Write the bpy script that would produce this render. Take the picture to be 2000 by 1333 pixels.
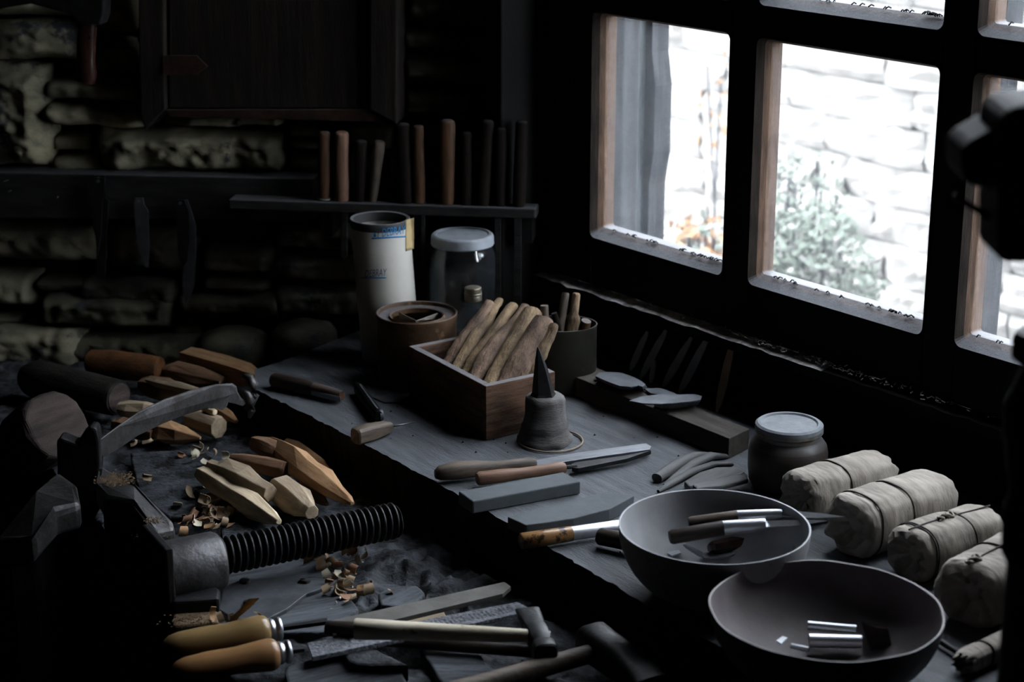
import bpy, bmesh, math, random
from mathutils import Vector, Matrix, noise
random.seed(7)
S = bpy.context.scene
COL = S.collection
for _o in list(bpy.data.objects):
    bpy.data.objects.remove(_o)

# ---------------------------------------------------------------- camera
FPX = 3640.0                                   # focal length in pixels of the 2000 px frame
TILT = math.atan(1147 / FPX)
CAM = Vector((0, 0, 1.69))
cam_d = bpy.data.cameras.new('camera')
cam_d.sensor_width = 36.0
cam_d.lens = FPX / 2000 * 36
cam_d.clip_start = 0.05
cam_d.dof.use_dof = True
cam_d.dof.focus_distance = 2.12
cam_d.dof.aperture_fstop = 6.7
cam = bpy.data.objects.new('camera', cam_d)
cam.location = CAM
cam.rotation_euler = (math.pi / 2 - TILT, 0, 0)
COL.objects.link(cam)
S.camera = cam

# ---------------------------------------------------------------- world: overcast, slightly cool sky
w = bpy.data.worlds.new('sky')
S.world = w
w.use_nodes = True
_bg = w.node_tree.nodes['Background']
_bg.inputs['Color'].default_value = (0.83, 0.905, 1.0, 1)
_bg.inputs['Strength'].default_value = 23.5

# ---------------------------------------------------------------- exposure
S.view_settings.view_transform = 'Standard'
S.view_settings.look = 'None'
S.view_settings.gamma = 1.0
S.view_settings.use_curve_mapping = False
S.view_settings.exposure = 0.0
S.cycles.max_bounces = 6
S.cycles.transparent_max_bounces = 12
S.cycles.caustics_reflective = False
S.cycles.caustics_refractive = False

# ---------------------------------------------------------------- geometry of the place
_fw = Vector((0, math.cos(TILT), -math.sin(TILT)))
_up = Vector((0, math.sin(TILT), math.cos(TILT)))


def ray(px, py):
    return _fw * FPX + Vector((1, 0, 0)) * (px - 1000) + _up * (666.5 - py)


def hit(px, py, pt, nrm):
    d = ray(px, py)
    return CAM + d * ((pt - CAM).dot(nrm) / d.dot(nrm))


SLAB, LOW = 0.90, 0.84                         # heights of the upper work slab and the lower bench


def P(px, py, z=SLAB):
    return hit(px, py, Vector((0, 0, z)), Vector((0, 0, 1)))


def mpp(p):                                    # metres per pixel at a point
    return (p - CAM).dot(_fw) / FPX


U = Vector((0.618, -0.786, 0)).normalized()    # along the window wall, towards the camera
N = Vector((0.786, 0.618, 0)).normalized()     # out of the room through the window
W0 = P(1150, 690)
Z3 = Vector((0, 0, 1))


def W(s, z, d=0.0):
    p = W0 + U * s + N * d
    return Vector((p.x, p.y, z))


CORNER = W(-0.16, 0)
B = Vector((-0.989, 0.147, 0)).normalized()    # along the back wall, to the left
BN = Vector((-0.147, -0.989, 0)).normalized()  # from the back wall into the room


def K(s, z, e=0.0):
    p = CORNER + B * s + BN * e
    return Vector((p.x, p.y, z))


def KP(px, py, e=0.0):                         # point of the plane parallel to the back wall
    return hit(px, py, K(0, 1, e), BN)


def KS(px, py, e=0.0):
    p = KP(px, py, e)
    return (p - CORNER).dot(B), p.z


# ---------------------------------------------------------------- materials
def _n(nt, t, **kw):
    n = nt.nodes.new(t)
    for k, v in kw.items():
        if k in ('operation', 'blend_type', 'data_type', 'feature', 'vector_type', 'distance'):
            setattr(n, k, v)
        else:
            n.inputs[k].default_value = v
    return n


def mat(name, c1, c2=None, rough=0.75, metal=0.0, scale=25.0, stretch=(1, 1, 1), bump=0.3,
        fine=180.0, dust=0.0, dustcol=(0.115, 0.118, 0.125), spec=0.3, contrast=(0.35, 0.65), coat=0.0, spots=None, nz=0.55, alb=0.6):
    c1 = [c * alb for c in c1]                 # all colours lowered evenly so less light bounces into the shade
    c2 = [c * alb for c in c2] if c2 else None
    dustcol = [c * alb for c in dustcol]
    spec = spec * alb
    if spots:
        spots = (spots[0], spots[1], [c * alb for c in spots[2]])
    m = bpy.data.materials.new(name)
    m.use_nodes = True
    nt = m.node_tree
    L = nt.links.new
    bs = nt.nodes['Principled BSDF']
    tc = _n(nt, 'ShaderNodeTexCoord')
    mp = _n(nt, 'ShaderNodeMapping')
    mp.inputs['Scale'].default_value = stretch
    L(tc.outputs['Object'], mp.inputs['Vector'])
    n1 = _n(nt, 'ShaderNodeTexNoise', Scale=scale, Detail=6.0, Roughness=0.6)
    L(mp.outputs[0], n1.inputs['Vector'])
    r1 = _n(nt, 'ShaderNodeMapRange')
    r1.inputs['From Min'].default_value, r1.inputs['From Max'].default_value = contrast
    L(n1.outputs['Fac'], r1.inputs['Value'])
    mx = nt.nodes.new('ShaderNodeMix')
    mx.data_type = 'RGBA'
    mx.inputs[6].default_value = (*c1, 1)
    mx.inputs[7].default_value = (*(c2 or [c * 0.6 for c in c1]), 1)
    L(r1.outputs[0], mx.inputs[0])
    col = mx.outputs[2]
    n2 = _n(nt, 'ShaderNodeTexNoise', Scale=fine, Detail=4.0)
    L(mp.outputs[0], n2.inputs['Vector'])
    if spots:
        sc, thr, sp = spots
        n3 = _n(nt, 'ShaderNodeTexNoise', Scale=sc, Detail=5.0, Roughness=0.65)
        L(tc.outputs['Object'], n3.inputs['Vector'])
        r3 = _n(nt, 'ShaderNodeMapRange')
        r3.inputs['From Min'].default_value, r3.inputs['From Max'].default_value = thr, thr + 0.07
        L(n3.outputs['Fac'], r3.inputs['Value'])
        m3 = nt.nodes.new('ShaderNodeMix')
        m3.data_type = 'RGBA'
        m3.inputs[7].default_value = (*sp, 1)
        L(r3.outputs[0], m3.inputs[0])
        L(col, m3.inputs[6])
        col = m3.outputs[2]
    rg = rough
    if dust > 0:                               # settled dust lies on the faces that look up
        ge = _n(nt, 'ShaderNodeNewGeometry')
        sx = _n(nt, 'ShaderNodeSeparateXYZ')
        L(ge.outputs['True Normal'], sx.inputs[0])
        r2 = _n(nt, 'ShaderNodeMapRange')
        r2.inputs['From Min'].default_value, r2.inputs['From Max'].default_value = nz, 0.95
        r2.inputs['To Max'].default_value = dust
        L(sx.outputs['Z'], r2.inputs['Value'])
        r4 = _n(nt, 'ShaderNodeMapRange')
        r4.inputs['From Min'].default_value, r4.inputs['From Max'].default_value = 0.3, 0.6
        r4.inputs['To Min'].default_value = 0.55
        L(n2.outputs['Fac'], r4.inputs['Value'])
        mu = _n(nt, 'ShaderNodeMath', operation='MULTIPLY')
        L(r2.outputs[0], mu.inputs[0])
        L(r4.outputs[0], mu.inputs[1])
        m2 = nt.nodes.new('ShaderNodeMix')
        m2.data_type = 'RGBA'
        m2.inputs[7].default_value = (*dustcol, 1)
        L(mu.outputs[0], m2.inputs[0])
        L(col, m2.inputs[6])
        col = m2.outputs[2]
        rr = _n(nt, 'ShaderNodeMapRange')
        rr.inputs['To Min'].default_value, rr.inputs['To Max'].default_value = rough, max(rough, 0.8)
        L(mu.outputs[0], rr.inputs['Value'])
        L(rr.outputs[0], bs.inputs['Roughness'])
        if metal > 0:
            mm = _n(nt, 'ShaderNodeMapRange')
            mm.inputs['To Min'].default_value, mm.inputs['To Max'].default_value = metal, 0.0
            L(mu.outputs[0], mm.inputs['Value'])
            L(mm.outputs[0], bs.inputs['Metallic'])
    L(col, bs.inputs['Base Color'])
    if dust <= 0:
        bs.inputs['Roughness'].default_value = rough
    if not (dust > 0 and metal > 0):
        bs.inputs['Metallic'].default_value = metal
    bs.inputs['Specular IOR Level'].default_value = spec
    bs.inputs['Coat Weight'].default_value = coat
    if bump:
        ad = _n(nt, 'ShaderNodeMath', operation='ADD')
        L(n1.outputs['Fac'], ad.inputs[0])
        ml = _n(nt, 'ShaderNodeMath', operation='MULTIPLY')
        ml.inputs[1].default_value = 0.35
        L(n2.outputs['Fac'], ml.inputs[0])
        L(ml.outputs[0], ad.inputs[1])
        bp = _n(nt, 'ShaderNodeBump', Strength=bump, Distance=0.004)
        L(ad.outputs[0], bp.inputs['Height'])
        L(bp.outputs[0], bs.inputs['Normal'])
    return m


GR = (2.2, 14, 14)                               # grain that runs along local X
M = {}
M['slab'] = mat('dusty_slate', (0.13, 0.138, 0.15), (0.075, 0.08, 0.09), 0.72, scale=14, stretch=(1, 5, 1), bump=0.6, fine=150, spec=0.3, spots=(60, 0.66, (0.035, 0.036, 0.04)), contrast=(0.3, 0.7))
M['slabside'] = mat('shaded_slab_edge', (0.035, 0.034, 0.034), (0.015, 0.015, 0.015), 0.9, scale=20, bump=0.8, fine=90, spec=0.15)  # undusted side, darkened further in place of shade
M['bench'] = mat('grimy_bench_wood', (0.085, 0.092, 0.105), (0.010, 0.010, 0.011), 0.8, scale=38, bump=1.0, fine=220, spec=0.3, contrast=(0.38, 0.62))
M['plank'] = mat('grey_plank', (0.15, 0.163, 0.185), (0.05, 0.055, 0.062), 0.8, scale=12, stretch=(1, 7, 2), bump=0.8, fine=120)
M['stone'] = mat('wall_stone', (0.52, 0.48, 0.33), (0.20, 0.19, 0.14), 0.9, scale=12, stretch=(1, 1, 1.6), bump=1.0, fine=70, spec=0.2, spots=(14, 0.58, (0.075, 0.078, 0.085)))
M['stone_m'] = mat('dim_wall_stone', (0.20, 0.185, 0.13), (0.08, 0.076, 0.06), 0.9, scale=12, stretch=(1, 1, 1.6), bump=1.0, fine=70, spec=0.2, spots=(14, 0.58, (0.05, 0.052, 0.055)))  # same stone in a middle tone, shade below the board put into its colour
M['stone_d'] = mat('shaded_wall_stone', (0.06, 0.055, 0.04), (0.025, 0.024, 0.02), 0.9, scale=9, stretch=(1, 1, 1.6), bump=1.0, fine=55, spec=0.15)  # same stone with the shade towards the window corner put into its colour
M['mortar'] = mat('dark_earth_mortar', (0.012, 0.011, 0.009), (0.005, 0.005, 0.004), 0.95, scale=18, bump=0.8)
M['plaster'] = mat('sooty_plaster', (0.012, 0.012, 0.012), (0.007, 0.007, 0.007), 0.95, scale=8, bump=0.5, spec=0.1)
M['frame'] = mat('blackened_window_wood', (0.012, 0.0115, 0.011), (0.006, 0.006, 0.006), 0.8, scale=7, stretch=(1, 1, 1), bump=0.25, spec=0.2)
M['reveal'] = mat('bare_brown_reveal_wood', (0.14, 0.085, 0.055), (0.06, 0.038, 0.026), 0.8, scale=20, stretch=(8, 8, 1), bump=0.3, dust=0.95, dustcol=(0.19, 0.195, 0.21), nz=0.3)
M['reveal_d'] = mat('blackened_reveal_wood', (0.03, 0.024, 0.02), (0.015, 0.012, 0.011), 0.95, scale=20, stretch=(8, 8, 1), bump=0.3, spec=0.05, dust=0.95, dustcol=(0.19, 0.195, 0.21), nz=0.3)
M['cupboard'] = mat('old_cupboard_wood', (0.024, 0.017, 0.013), (0.009, 0.007, 0.006), 0.8, scale=12, stretch=(6, 6, 0.6), bump=0.4, spec=0.25)
M['board'] = mat('weathered_board', (0.036, 0.034, 0.033), (0.013, 0.0125, 0.0125), 0.9, scale=8, stretch=(1.2, 9, 9), bump=0.5, dust=0.8)
M['iron'] = mat('dark_iron', (0.032, 0.032, 0.035), (0.014, 0.0135, 0.014), 0.42, 0.4, scale=40, bump=0.25, fine=250, dust=0.15, nz=0.75)
M['rusty'] = mat('rusty_iron', (0.07, 0.035, 0.022), (0.025, 0.018, 0.015), 0.7, 0.4, scale=50, bump=0.4, dust=0.4)
M['castiron'] = mat('worn_cast_iron', (0.13, 0.13, 0.135), (0.06, 0.055, 0.052), 0.45, 0.7, scale=30, bump=0.35, fine=200)
M['steel'] = mat('dull_steel', (0.34, 0.36, 0.39), (0.20, 0.21, 0.23), 0.4, 0.85, scale=35, stretch=(1, 4, 4), bump=0.1, dust=0.2, dustcol=(0.2, 0.2, 0.21))
M['blank_steel'] = mat('scaled_blade_steel', (0.17, 0.18, 0.20), (0.10, 0.105, 0.115), 0.5, 0.6, scale=40, bump=0.12, fine=300)
M['pale_blade'] = mat('pale_unground_blade', (0.55, 0.56, 0.58), (0.40, 0.41, 0.43), 0.7, 0.0, scale=40, bump=0.12, fine=300)
M['tan_blade'] = mat('rust_tan_blade', (0.75, 0.55, 0.38), (0.5, 0.36, 0.25), 0.75, 0.0, scale=40, bump=0.12, fine=300)
M['chrome'] = mat('bright_steel', (0.82, 0.85, 0.9), (0.7, 0.72, 0.76), 0.34, 0.9, scale=30, bump=0.03)
M['blank_l'] = mat('fresh_cut_wood', (1.0, 0.82, 0.57), (0.62, 0.48, 0.31), 0.7, scale=7, stretch=GR, bump=0.25, fine=30, spec=0.3)
M['blank_g'] = mat('greying_cut_wood', (0.58, 0.45, 0.31), (0.34, 0.26, 0.18), 0.75, scale=7, stretch=GR, bump=0.25, fine=30)
M['blank_o'] = mat('orange_cut_wood', (0.60, 0.37, 0.20), (0.36, 0.19, 0.095), 0.7, scale=7, stretch=GR, bump=0.25, fine=30)
M['blank_b'] = mat('brown_cut_wood', (0.34, 0.20, 0.12), (0.18, 0.10, 0.06), 0.75, scale=7, stretch=GR, bump=0.3, fine=30)
M['rasped'] = mat('rasped_handle_wood', (0.27, 0.18, 0.125), (0.09, 0.06, 0.045), 0.85, scale=12, stretch=(1.6, 4, 4), bump=1.0, fine=90, spec=0.2)
M['rasped_y'] = mat('yellow_rasped_wood', (0.32, 0.225, 0.13), (0.11, 0.075, 0.048), 0.85, scale=12, stretch=(1.6, 4, 4), bump=1.0, fine=90, spec=0.2)
M['handle_g'] = mat('greyed_handle_wood', (0.22, 0.17, 0.13), (0.07, 0.055, 0.045), 0.6, scale=6, stretch=GR, bump=0.25, fine=40)
M['handle_p'] = mat('rosy_handle_wood', (0.30, 0.18, 0.12), (0.17, 0.09, 0.06), 0.55, scale=6, stretch=GR, bump=0.2, fine=40)
M['varnish'] = mat('varnished_beech', (0.36, 0.235, 0.10), (0.28, 0.18, 0.075), 0.35, scale=5, stretch=GR, bump=0.05, fine=40, coat=0.25)
M['varnish_o'] = mat('varnished_reddish_beech', (0.38, 0.20, 0.085), (0.30, 0.155, 0.065), 0.35, scale=5, stretch=GR, bump=0.05, fine=40, coat=0.25, spots=(60, 0.68, (0.12, 0.05, 0.02)))
M['orange'] = mat('orange_olive_wood', (0.5, 0.29, 0.12), (0.24, 0.115, 0.045), 0.3, scale=6, stretch=GR, bump=0.1, coat=0.4, spots=(70, 0.56, (0.03, 0.015, 0.01)))
M['dark_h'] = mat('dark_handle_wood', (0.06, 0.04, 0.032), (0.02, 0.015, 0.013), 0.5, scale=8, stretch=GR, bump=0.2)
M['shelfwood'] = mat('brown_handle_wood', (0.15, 0.075, 0.038), (0.05, 0.025, 0.014), 0.6, scale=7, stretch=GR, bump=0.2, dust=0.6)
M['shelfwood_d'] = mat('blackish_handle_wood', (0.02, 0.014, 0.011), (0.008, 0.006, 0.005), 0.8, scale=7, stretch=GR, bump=0.2, spec=0.1, dust=0.3)  # dark wood, lowered further to carry the shade of the window corner
M['pale_h'] = mat('pale_hammer_handle', (0.95, 0.86, 0.68), (0.62, 0.53, 0.39), 0.5, scale=5, stretch=GR, bump=0.15, spots=(35, 0.64, (0.14, 0.11, 0.08)))
M['boxwood'] = mat('reddish_pine', (0.19, 0.105, 0.065), (0.06, 0.03, 0.02), 0.75, scale=9, stretch=(1.2, 9, 12), bump=0.5, contrast=(0.4, 0.6), dust=0.97, dustcol=(0.16, 0.165, 0.18), nz=0.8, spots=(30, 0.66, (0.03, 0.015, 0.01)))
M['block'] = mat('dusty_oak_block', (0.085, 0.075, 0.065), (0.04, 0.035, 0.03), 0.85, scale=7, stretch=(1.5, 8, 8), bump=0.35)
M['bark'] = mat('black_bark', (0.03, 0.025, 0.02), (0.008, 0.007, 0.006), 0.9, scale=14, stretch=(1.5, 5, 5), bump=1.0)
M['rustlog'] = mat('rust_brown_wood', (0.24, 0.10, 0.035), (0.09, 0.04, 0.018), 0.8, scale=12, stretch=(2, 4, 4), bump=0.6)
M['stump'] = mat('reddish_grey_stump', (0.085, 0.062, 0.054), (0.03, 0.022, 0.02), 0.85, scale=8, stretch=(8, 1.5, 8), bump=0.4)
M['whet'] = mat('grey_whetstone', (0.11, 0.124, 0.134), (0.085, 0.096, 0.104), 0.75, scale=30, bump=0.15, fine=400)
M['bowl'] = mat('grey_zinc_bowl', (0.40, 0.405, 0.42), (0.24, 0.24, 0.25), 0.5, 0.0, scale=9, bump=0.1, fine=120, spots=(26, 0.64, (0.16, 0.155, 0.155)))
M['bowl2'] = mat('brown_iron_bowl', (0.24, 0.21, 0.215), (0.155, 0.135, 0.138), 0.55, 0.0, scale=14, bump=0.12, fine=300, spots=(170, 0.72, (0.25, 0.24, 0.25)))
M['paper'] = mat('wrapping_paper', (0.43, 0.385, 0.33), (0.24, 0.21, 0.18), 0.85, scale=16, stretch=(3, 1, 1), bump=0.7, fine=60, spec=0.2, spots=(26, 0.66, (0.17, 0.13, 0.09)))
M['twine'] = mat('grey_twine', (0.07, 0.062, 0.055), (0.04, 0.036, 0.03), 0.9, scale=200, bump=0.3)
M['twine_l'] = mat('pale_twine', (0.4, 0.37, 0.31), (0.25, 0.22, 0.18), 0.9, scale=200, bump=0.3)
M['lid'] = mat('dusty_white_lid', (0.36, 0.39, 0.43), (0.26, 0.285, 0.32), 0.55, 0.1, scale=60, bump=0.1, fine=300)
M['lid_d'] = mat('grey_dusty_lid', (0.20, 0.215, 0.235), (0.14, 0.152, 0.17), 0.7, scale=60, bump=0.15, fine=300, spots=(45, 0.72, (0.36, 0.38, 0.4)))
M['lid_rim'] = mat('worn_lid_rim', (0.2, 0.2, 0.2), (0.09, 0.07, 0.04), 0.5, 0.4, scale=45, bump=0.2)
M['cap'] = mat('tarnished_cap', (0.42, 0.38, 0.30), (0.2, 0.17, 0.12), 0.35, 0.8, scale=40, bump=0.1)
M['cardboard'] = mat('white_card_tube', (0.55, 0.53, 0.48), (0.45, 0.43, 0.39), 0.65, scale=8, bump=0.1, fine=120, spots=(70, 0.72, (0.22, 0.2, 0.17)))
M['card_rim'] = mat('black_tube_rim', (0.05, 0.05, 0.052), (0.025, 0.025, 0.026), 0.6, scale=20, bump=0.1, dust=0.8, dustcol=(0.2, 0.2, 0.21))
M['tape'] = mat('yellowed_tape', (0.52, 0.40, 0.20), (0.42, 0.32, 0.17), 0.55, scale=25, bump=0.1)
M['blue'] = mat('blue_ink', (0.02, 0.22, 0.5), (0.02, 0.18, 0.42), 0.6, scale=30, bump=0.0)
M['blue_f'] = mat('faded_dark_ink', (0.07, 0.10, 0.15), (0.06, 0.08, 0.11), 0.6, scale=30, bump=0.0)
M['can'] = mat('rusted_paint_can', (0.09, 0.048, 0.022), (0.028, 0.018, 0.014), 0.6, 0.2, scale=16, bump=0.25, spots=(30, 0.56, (0.17, 0.10, 0.05)), dust=0.8, dustcol=(0.13, 0.13, 0.14), nz=0.7)
M['tin'] = mat('dark_olive_tin', (0.065, 0.065, 0.05), (0.035, 0.034, 0.028), 0.5, 0.3, scale=14, bump=0.1, spots=(60, 0.66, (0.17, 0.15, 0.02)), dust=0.5)
M['pottery'] = mat('smoky_jar_paint', (0.06, 0.048, 0.04), (0.035, 0.03, 0.028), 0.3, scale=12, bump=0.08, dust=0.6, dustcol=(0.12, 0.125, 0.135), nz=0.25)
M['stake'] = mat('dusty_grey_stake', (0.15, 0.145, 0.14), (0.075, 0.07, 0.068), 0.85, scale=9, stretch=(1, 1, 5), bump=0.7, fine=200)
M['shaving'] = mat('wood_shaving', (0.50, 0.38, 0.26), (0.34, 0.23, 0.14), 0.75, scale=60, bump=0.1)
M['shaving_r'] = mat('reddish_wood_shaving', (0.36, 0.20, 0.12), (0.24, 0.12, 0.07), 0.75, scale=60, bump=0.1)
M['shaving_w'] = mat('white_wood_shaving', (0.72, 0.66, 0.52), (0.6, 0.52, 0.38), 0.75, scale=60, bump=0.1)
M['sawdust'] = mat('pale_sawdust', (0.36, 0.25, 0.15), (0.2, 0.14, 0.09), 0.95, scale=150, bump=1.0, fine=500)
M['horn'] = mat('dusty_horn', (0.14, 0.14, 0.142), (0.08, 0.078, 0.078), 0.7, scale=10, stretch=(1, 6, 6), bump=0.3)
M['black'] = mat('black_paint', (0.006, 0.006, 0.006), (0.004, 0.004, 0.004), 0.6, scale=20, bump=0.1, spec=0.15)
M['wax'] = mat('pale_inner_paper', (0.6, 0.57, 0.5), (0.5, 0.46, 0.4), 0.7, scale=20, bump=0.1)
M['post'] = mat('weathered_post', (0.055, 0.057, 0.063), (0.012, 0.013, 0.015), 0.9, scale=10, stretch=(9, 9, 0.7), bump=0.5, spots=(9, 0.66, (0.07, 0.055, 0.042)))
M['outwall'] = mat('pale_outdoor_stone', (0.27, 0.252, 0.232), (0.14, 0.132, 0.12), 0.9, scale=12, stretch=(1, 1, 2.5), bump=0.8, fine=25, contrast=(0.45, 0.75))
M['ground'] = mat('pale_ground', (0.5, 0.48, 0.44), (0.36, 0.33, 0.29), 0.95, scale=6, bump=0.5)
M['leaf'] = mat('green_leaf', (0.13, 0.155, 0.12), (0.18, 0.195, 0.165), 0.7, scale=10, bump=0)
M['leaf_o'] = mat('orange_leaf', (0.32, 0.17, 0.08), (0.24, 0.12, 0.06), 0.7, scale=10, bump=0)
M['petal'] = mat('white_petal', (0.4, 0.39, 0.37), (0.3, 0.29, 0.28), 0.7, scale=10, bump=0)


def glass_mat(name, tint=(1, 1, 1), fac=0.07, dust=0.1, dust_hi=0.3, dcol=(0.8, 0.85, 0.9), nscale=(1, 1, 1), s=3):
    m = bpy.data.materials.new(name)
    m.use_nodes = True
    nt = m.node_tree
    L = nt.links.new
    nt.nodes.remove(nt.nodes['Principled BSDF'])
    out = nt.nodes['Material Output']
    tr = _n(nt, 'ShaderNodeBsdfTransparent', Color=(*tint, 1))
    gl = _n(nt, 'ShaderNodeBsdfGlossy', Roughness=0.08)
    m1 = _n(nt, 'ShaderNodeMixShader')
    m1.inputs[0].default_value = fac
    L(tr.outputs[0], m1.inputs[1])
    L(gl.outputs[0], m1.inputs[2])
    dl = _n(nt, 'ShaderNodeBsdfTranslucent', Color=(*dcol, 1))
    df = _n(nt, 'ShaderNodeBsdfDiffuse', Color=(*[c * 0.6 for c in dcol], 1))
    dd = _n(nt, 'ShaderNodeMixShader')
    dd.inputs[0].default_value = 0.5
    L(dl.outputs[0], dd.inputs[1])
    L(df.outputs[0], dd.inputs[2])
    tc = _n(nt, 'ShaderNodeTexCoord')
    mp = _n(nt, 'ShaderNodeMapping')
    mp.inputs['Scale'].default_value = nscale
    L(tc.outputs['Object'], mp.inputs['Vector'])
    n1 = _n(nt, 'ShaderNodeTexNoise', Scale=s, Detail=6.0, Roughness=0.65)
    L(mp.outputs[0], n1.inputs['Vector'])
    n2 = _n(nt, 'ShaderNodeTexNoise', Scale=260.0, Detail=2.0)
    L(tc.outputs['Object'], n2.inputs['Vector'])
    ad = _n(nt, 'ShaderNodeMath', operation='MULTIPLY')
    L(n1.outputs['Fac'], ad.inputs[0])
    L(n2.outputs['Fac'], ad.inputs[1])
    r1 = _n(nt, 'ShaderNodeMapRange')
    r1.inputs['From Min'].default_value, r1.inputs['From Max'].default_value = 0.12, 0.42
    r1.inputs['To Min'].default_value, r1.inputs['To Max'].default_value = dust, dust_hi
    L(ad.outputs[0], r1.inputs['Value'])
    m2 = _n(nt, 'ShaderNodeMixShader')
    L(r1.outputs[0], m2.inputs[0])
    L(m1.outputs[0], m2.inputs[1])
    L(dd.outputs[0], m2.inputs[2])
    L(m2.outputs[0], out.inputs['Surface'])
    return m


M['pane'] = glass_mat('dusty_window_glass', dust=0.012, dust_hi=0.030, nscale=(1, 1, 0.5), s=6)
M['jar'] = glass_mat('dirty_jar_glass', tint=(0.75, 0.78, 0.8), dust=0.015, dust_hi=0.13, dcol=(0.3, 0.32, 0.34), s=9)


# ---------------------------------------------------------------- mesh helpers
def tag(o, label=None, cat=None, group=None, kind=None):
    if label:
        o['label'] = label
    if cat:
        o['category'] = cat
    if group:
        o['group'] = group
    if kind:
        o['kind'] = kind
    return o


def obj(name, vs, fs, m, parent=None, smooth=False, bevel=0.0, mw=None, angle=None):
    me = bpy.data.meshes.new(name)
    me.from_pydata([tuple(v) for v in vs], [], fs)
    bm = bmesh.new()
    bm.from_mesh(me)
    bmesh.ops.recalc_face_normals(bm, faces=bm.faces)
    bm.to_mesh(me)
    bm.free()
    if smooth:
        for p in me.polygons:
            p.use_smooth = True
        if angle:
            me.set_sharp_from_angle(angle=math.radians(angle))
    me.materials.append(M[m] if isinstance(m, str) else m)
    o = bpy.data.objects.new(name, me)
    COL.objects.link(o)
    if parent:
        o.parent = parent
    if mw is not None:
        o.matrix_world = mw
    if bevel:
        b = o.modifiers.new('bevel', 'BEVEL')
        b.width = bevel
        b.segments = 2
        b.limit_method = 'ANGLE'
    return o


def empty(name, mw=None, loc=None):
    o = bpy.data.objects.new(name, None)
    o.empty_display_size = 0.02
    COL.objects.link(o)
    if mw is not None:
        o.matrix_world = mw
    if loc is not None:
        o.location = loc
    return o


class MB:                                      # gathers shapes of one part
    def __init__(s):
        s.v, s.f = [], []

    def add(s, vs, fs):
        k = len(s.v)
        s.v += [Vector(v) for v in vs]
        s.f += [[i + k for i in f] for f in fs]
        return s

    def box(s, x0, x1, y0, y1, z0, z1):
        return s.add([(x, y, z) for z in (z0, z1) for y in (y0, y1) for x in (x0, x1)],
                     [(0, 1, 3, 2), (4, 6, 7, 5), (0, 4, 5, 1), (2, 3, 7, 6), (0, 2, 6, 4), (1, 5, 7, 3)])

    def hexa(s, lo, hi):                       # lo, hi: four corner points each, same order
        n = len(lo)
        return s.add(list(lo) + list(hi), [list(range(n))[::-1], [i + n for i in range(n)]] +
                     [[i, (i + 1) % n, (i + 1) % n + n, i + n] for i in range(n)])


def loft_data(secs, n=16, pw=2.0, rot=0.0, caps=True, jit=0.0):
    """secs: (x, y, z, ry, rz[, turn]); superellipse sections along local X"""
    vs, fs = [], []
    for sc in secs:
        x, y, z, ry, rz = sc[:5]
        tw = sc[5] if len(sc) > 5 else 0.0
        for i in range(n):
            a = 2 * math.pi * i / n + rot
            c, sn = math.cos(a), math.sin(a)
            yy = math.copysign(abs(c) ** (2 / pw), c) * ry
            zz = math.copysign(abs(sn) ** (2 / pw), sn) * rz
            if jit:
                q = 1 + random.uniform(-jit, jit)
                yy, zz = yy * q, zz * q
            vs.append((x, y + yy * math.cos(tw) - zz * math.sin(tw), z + yy * math.sin(tw) + zz * math.cos(tw)))
    for k in range(len(secs) - 1):
        for i in range(n):
            j = (i + 1) % n
            fs.append([k * n + i, k * n + j, (k + 1) * n + j, (k + 1) * n + i])
    if caps:
        fs.append(list(range(n))[::-1])
        fs.append([len(vs) - n + i for i in range(n)])
    return vs, fs


def lathe_data(prof, n=48, wob=None, sx=1.0, sy=1.0):
    """prof: (r, z); open profile turned about Z; r = 0 closes"""
    vs, fs, rings = [], [], []
    for r, z in prof:
        if r <= 1e-6:
            vs.append((0, 0, z))
            rings.append([len(vs) - 1])
        else:
            ring = []
            for i in range(n):
                a = 2 * math.pi * i / n
                rr, zz = r, z
                if wob:
                    dr, dz = wob(a, r, z)
                    rr, zz = r + dr, z + dz
                vs.append((rr * math.cos(a) * sx, rr * math.sin(a) * sy, zz))
                ring.append(len(vs) - 1)
            rings.append(ring)
    for a, b in zip(rings, rings[1:]):
        for i in range(n):
            j = (i + 1) % n
            if len(a) == 1 and len(b) == 1:
                continue
            if len(a) == 1:
                fs.append([a[0], b[i], b[j]])
            elif len(b) == 1:
                fs.append([a[i], a[j], b[0]])
            else:
                fs.append([a[i], a[j], b[j], b[i]])
    return vs, fs


def tube_data(pts, r, n=8, closed=False):
    vs, fs = [], []
    m = len(pts)
    pts = [Vector(p) for p in pts]
    up = Vector((0, 0, 1))
    for k, p in enumerate(pts):
        a = pts[(k - 1) % m] if (closed or k > 0) else p
        b = pts[(k + 1) % m] if (closed or k < m - 1) else p
        t = (b - a).normalized()
        s = t.cross(up)
        if s.length < 0.1:
            s = t.cross(Vector((1, 0, 0)))
        s.normalize()
        q = s.cross(t)
        rr = r[k] if isinstance(r, (list, tuple)) else r
        for i in range(n):
            an = 2 * math.pi * i / n
            vs.append(p + (s * math.cos(an) + q * math.sin(an)) * rr)
    for k in range(m if closed else m - 1):
        for i in range(n):
            j = (i + 1) % n
            k2 = (k + 1) % m
            fs.append([k * n + i, k * n + j, k2 * n + j, k2 * n + i])
    if not closed:
        fs.append(list(range(n))[::-1])
        fs.append([len(vs) - n + i for i in range(n)])
    return vs, fs


def frame(a, b, up=Z3):                        # origin a, local X towards b, Z near up
    x = (b - a).normalized()
    y = up.cross(x)
    if y.length < 1e-3:
        y = Vector((0, 1, 0)).cross(x)
    y.normalize()
    z = x.cross(y)
    mt = Matrix((x, y, z)).transposed().to_4x4()
    mt.translation = a
    return mt


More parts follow.
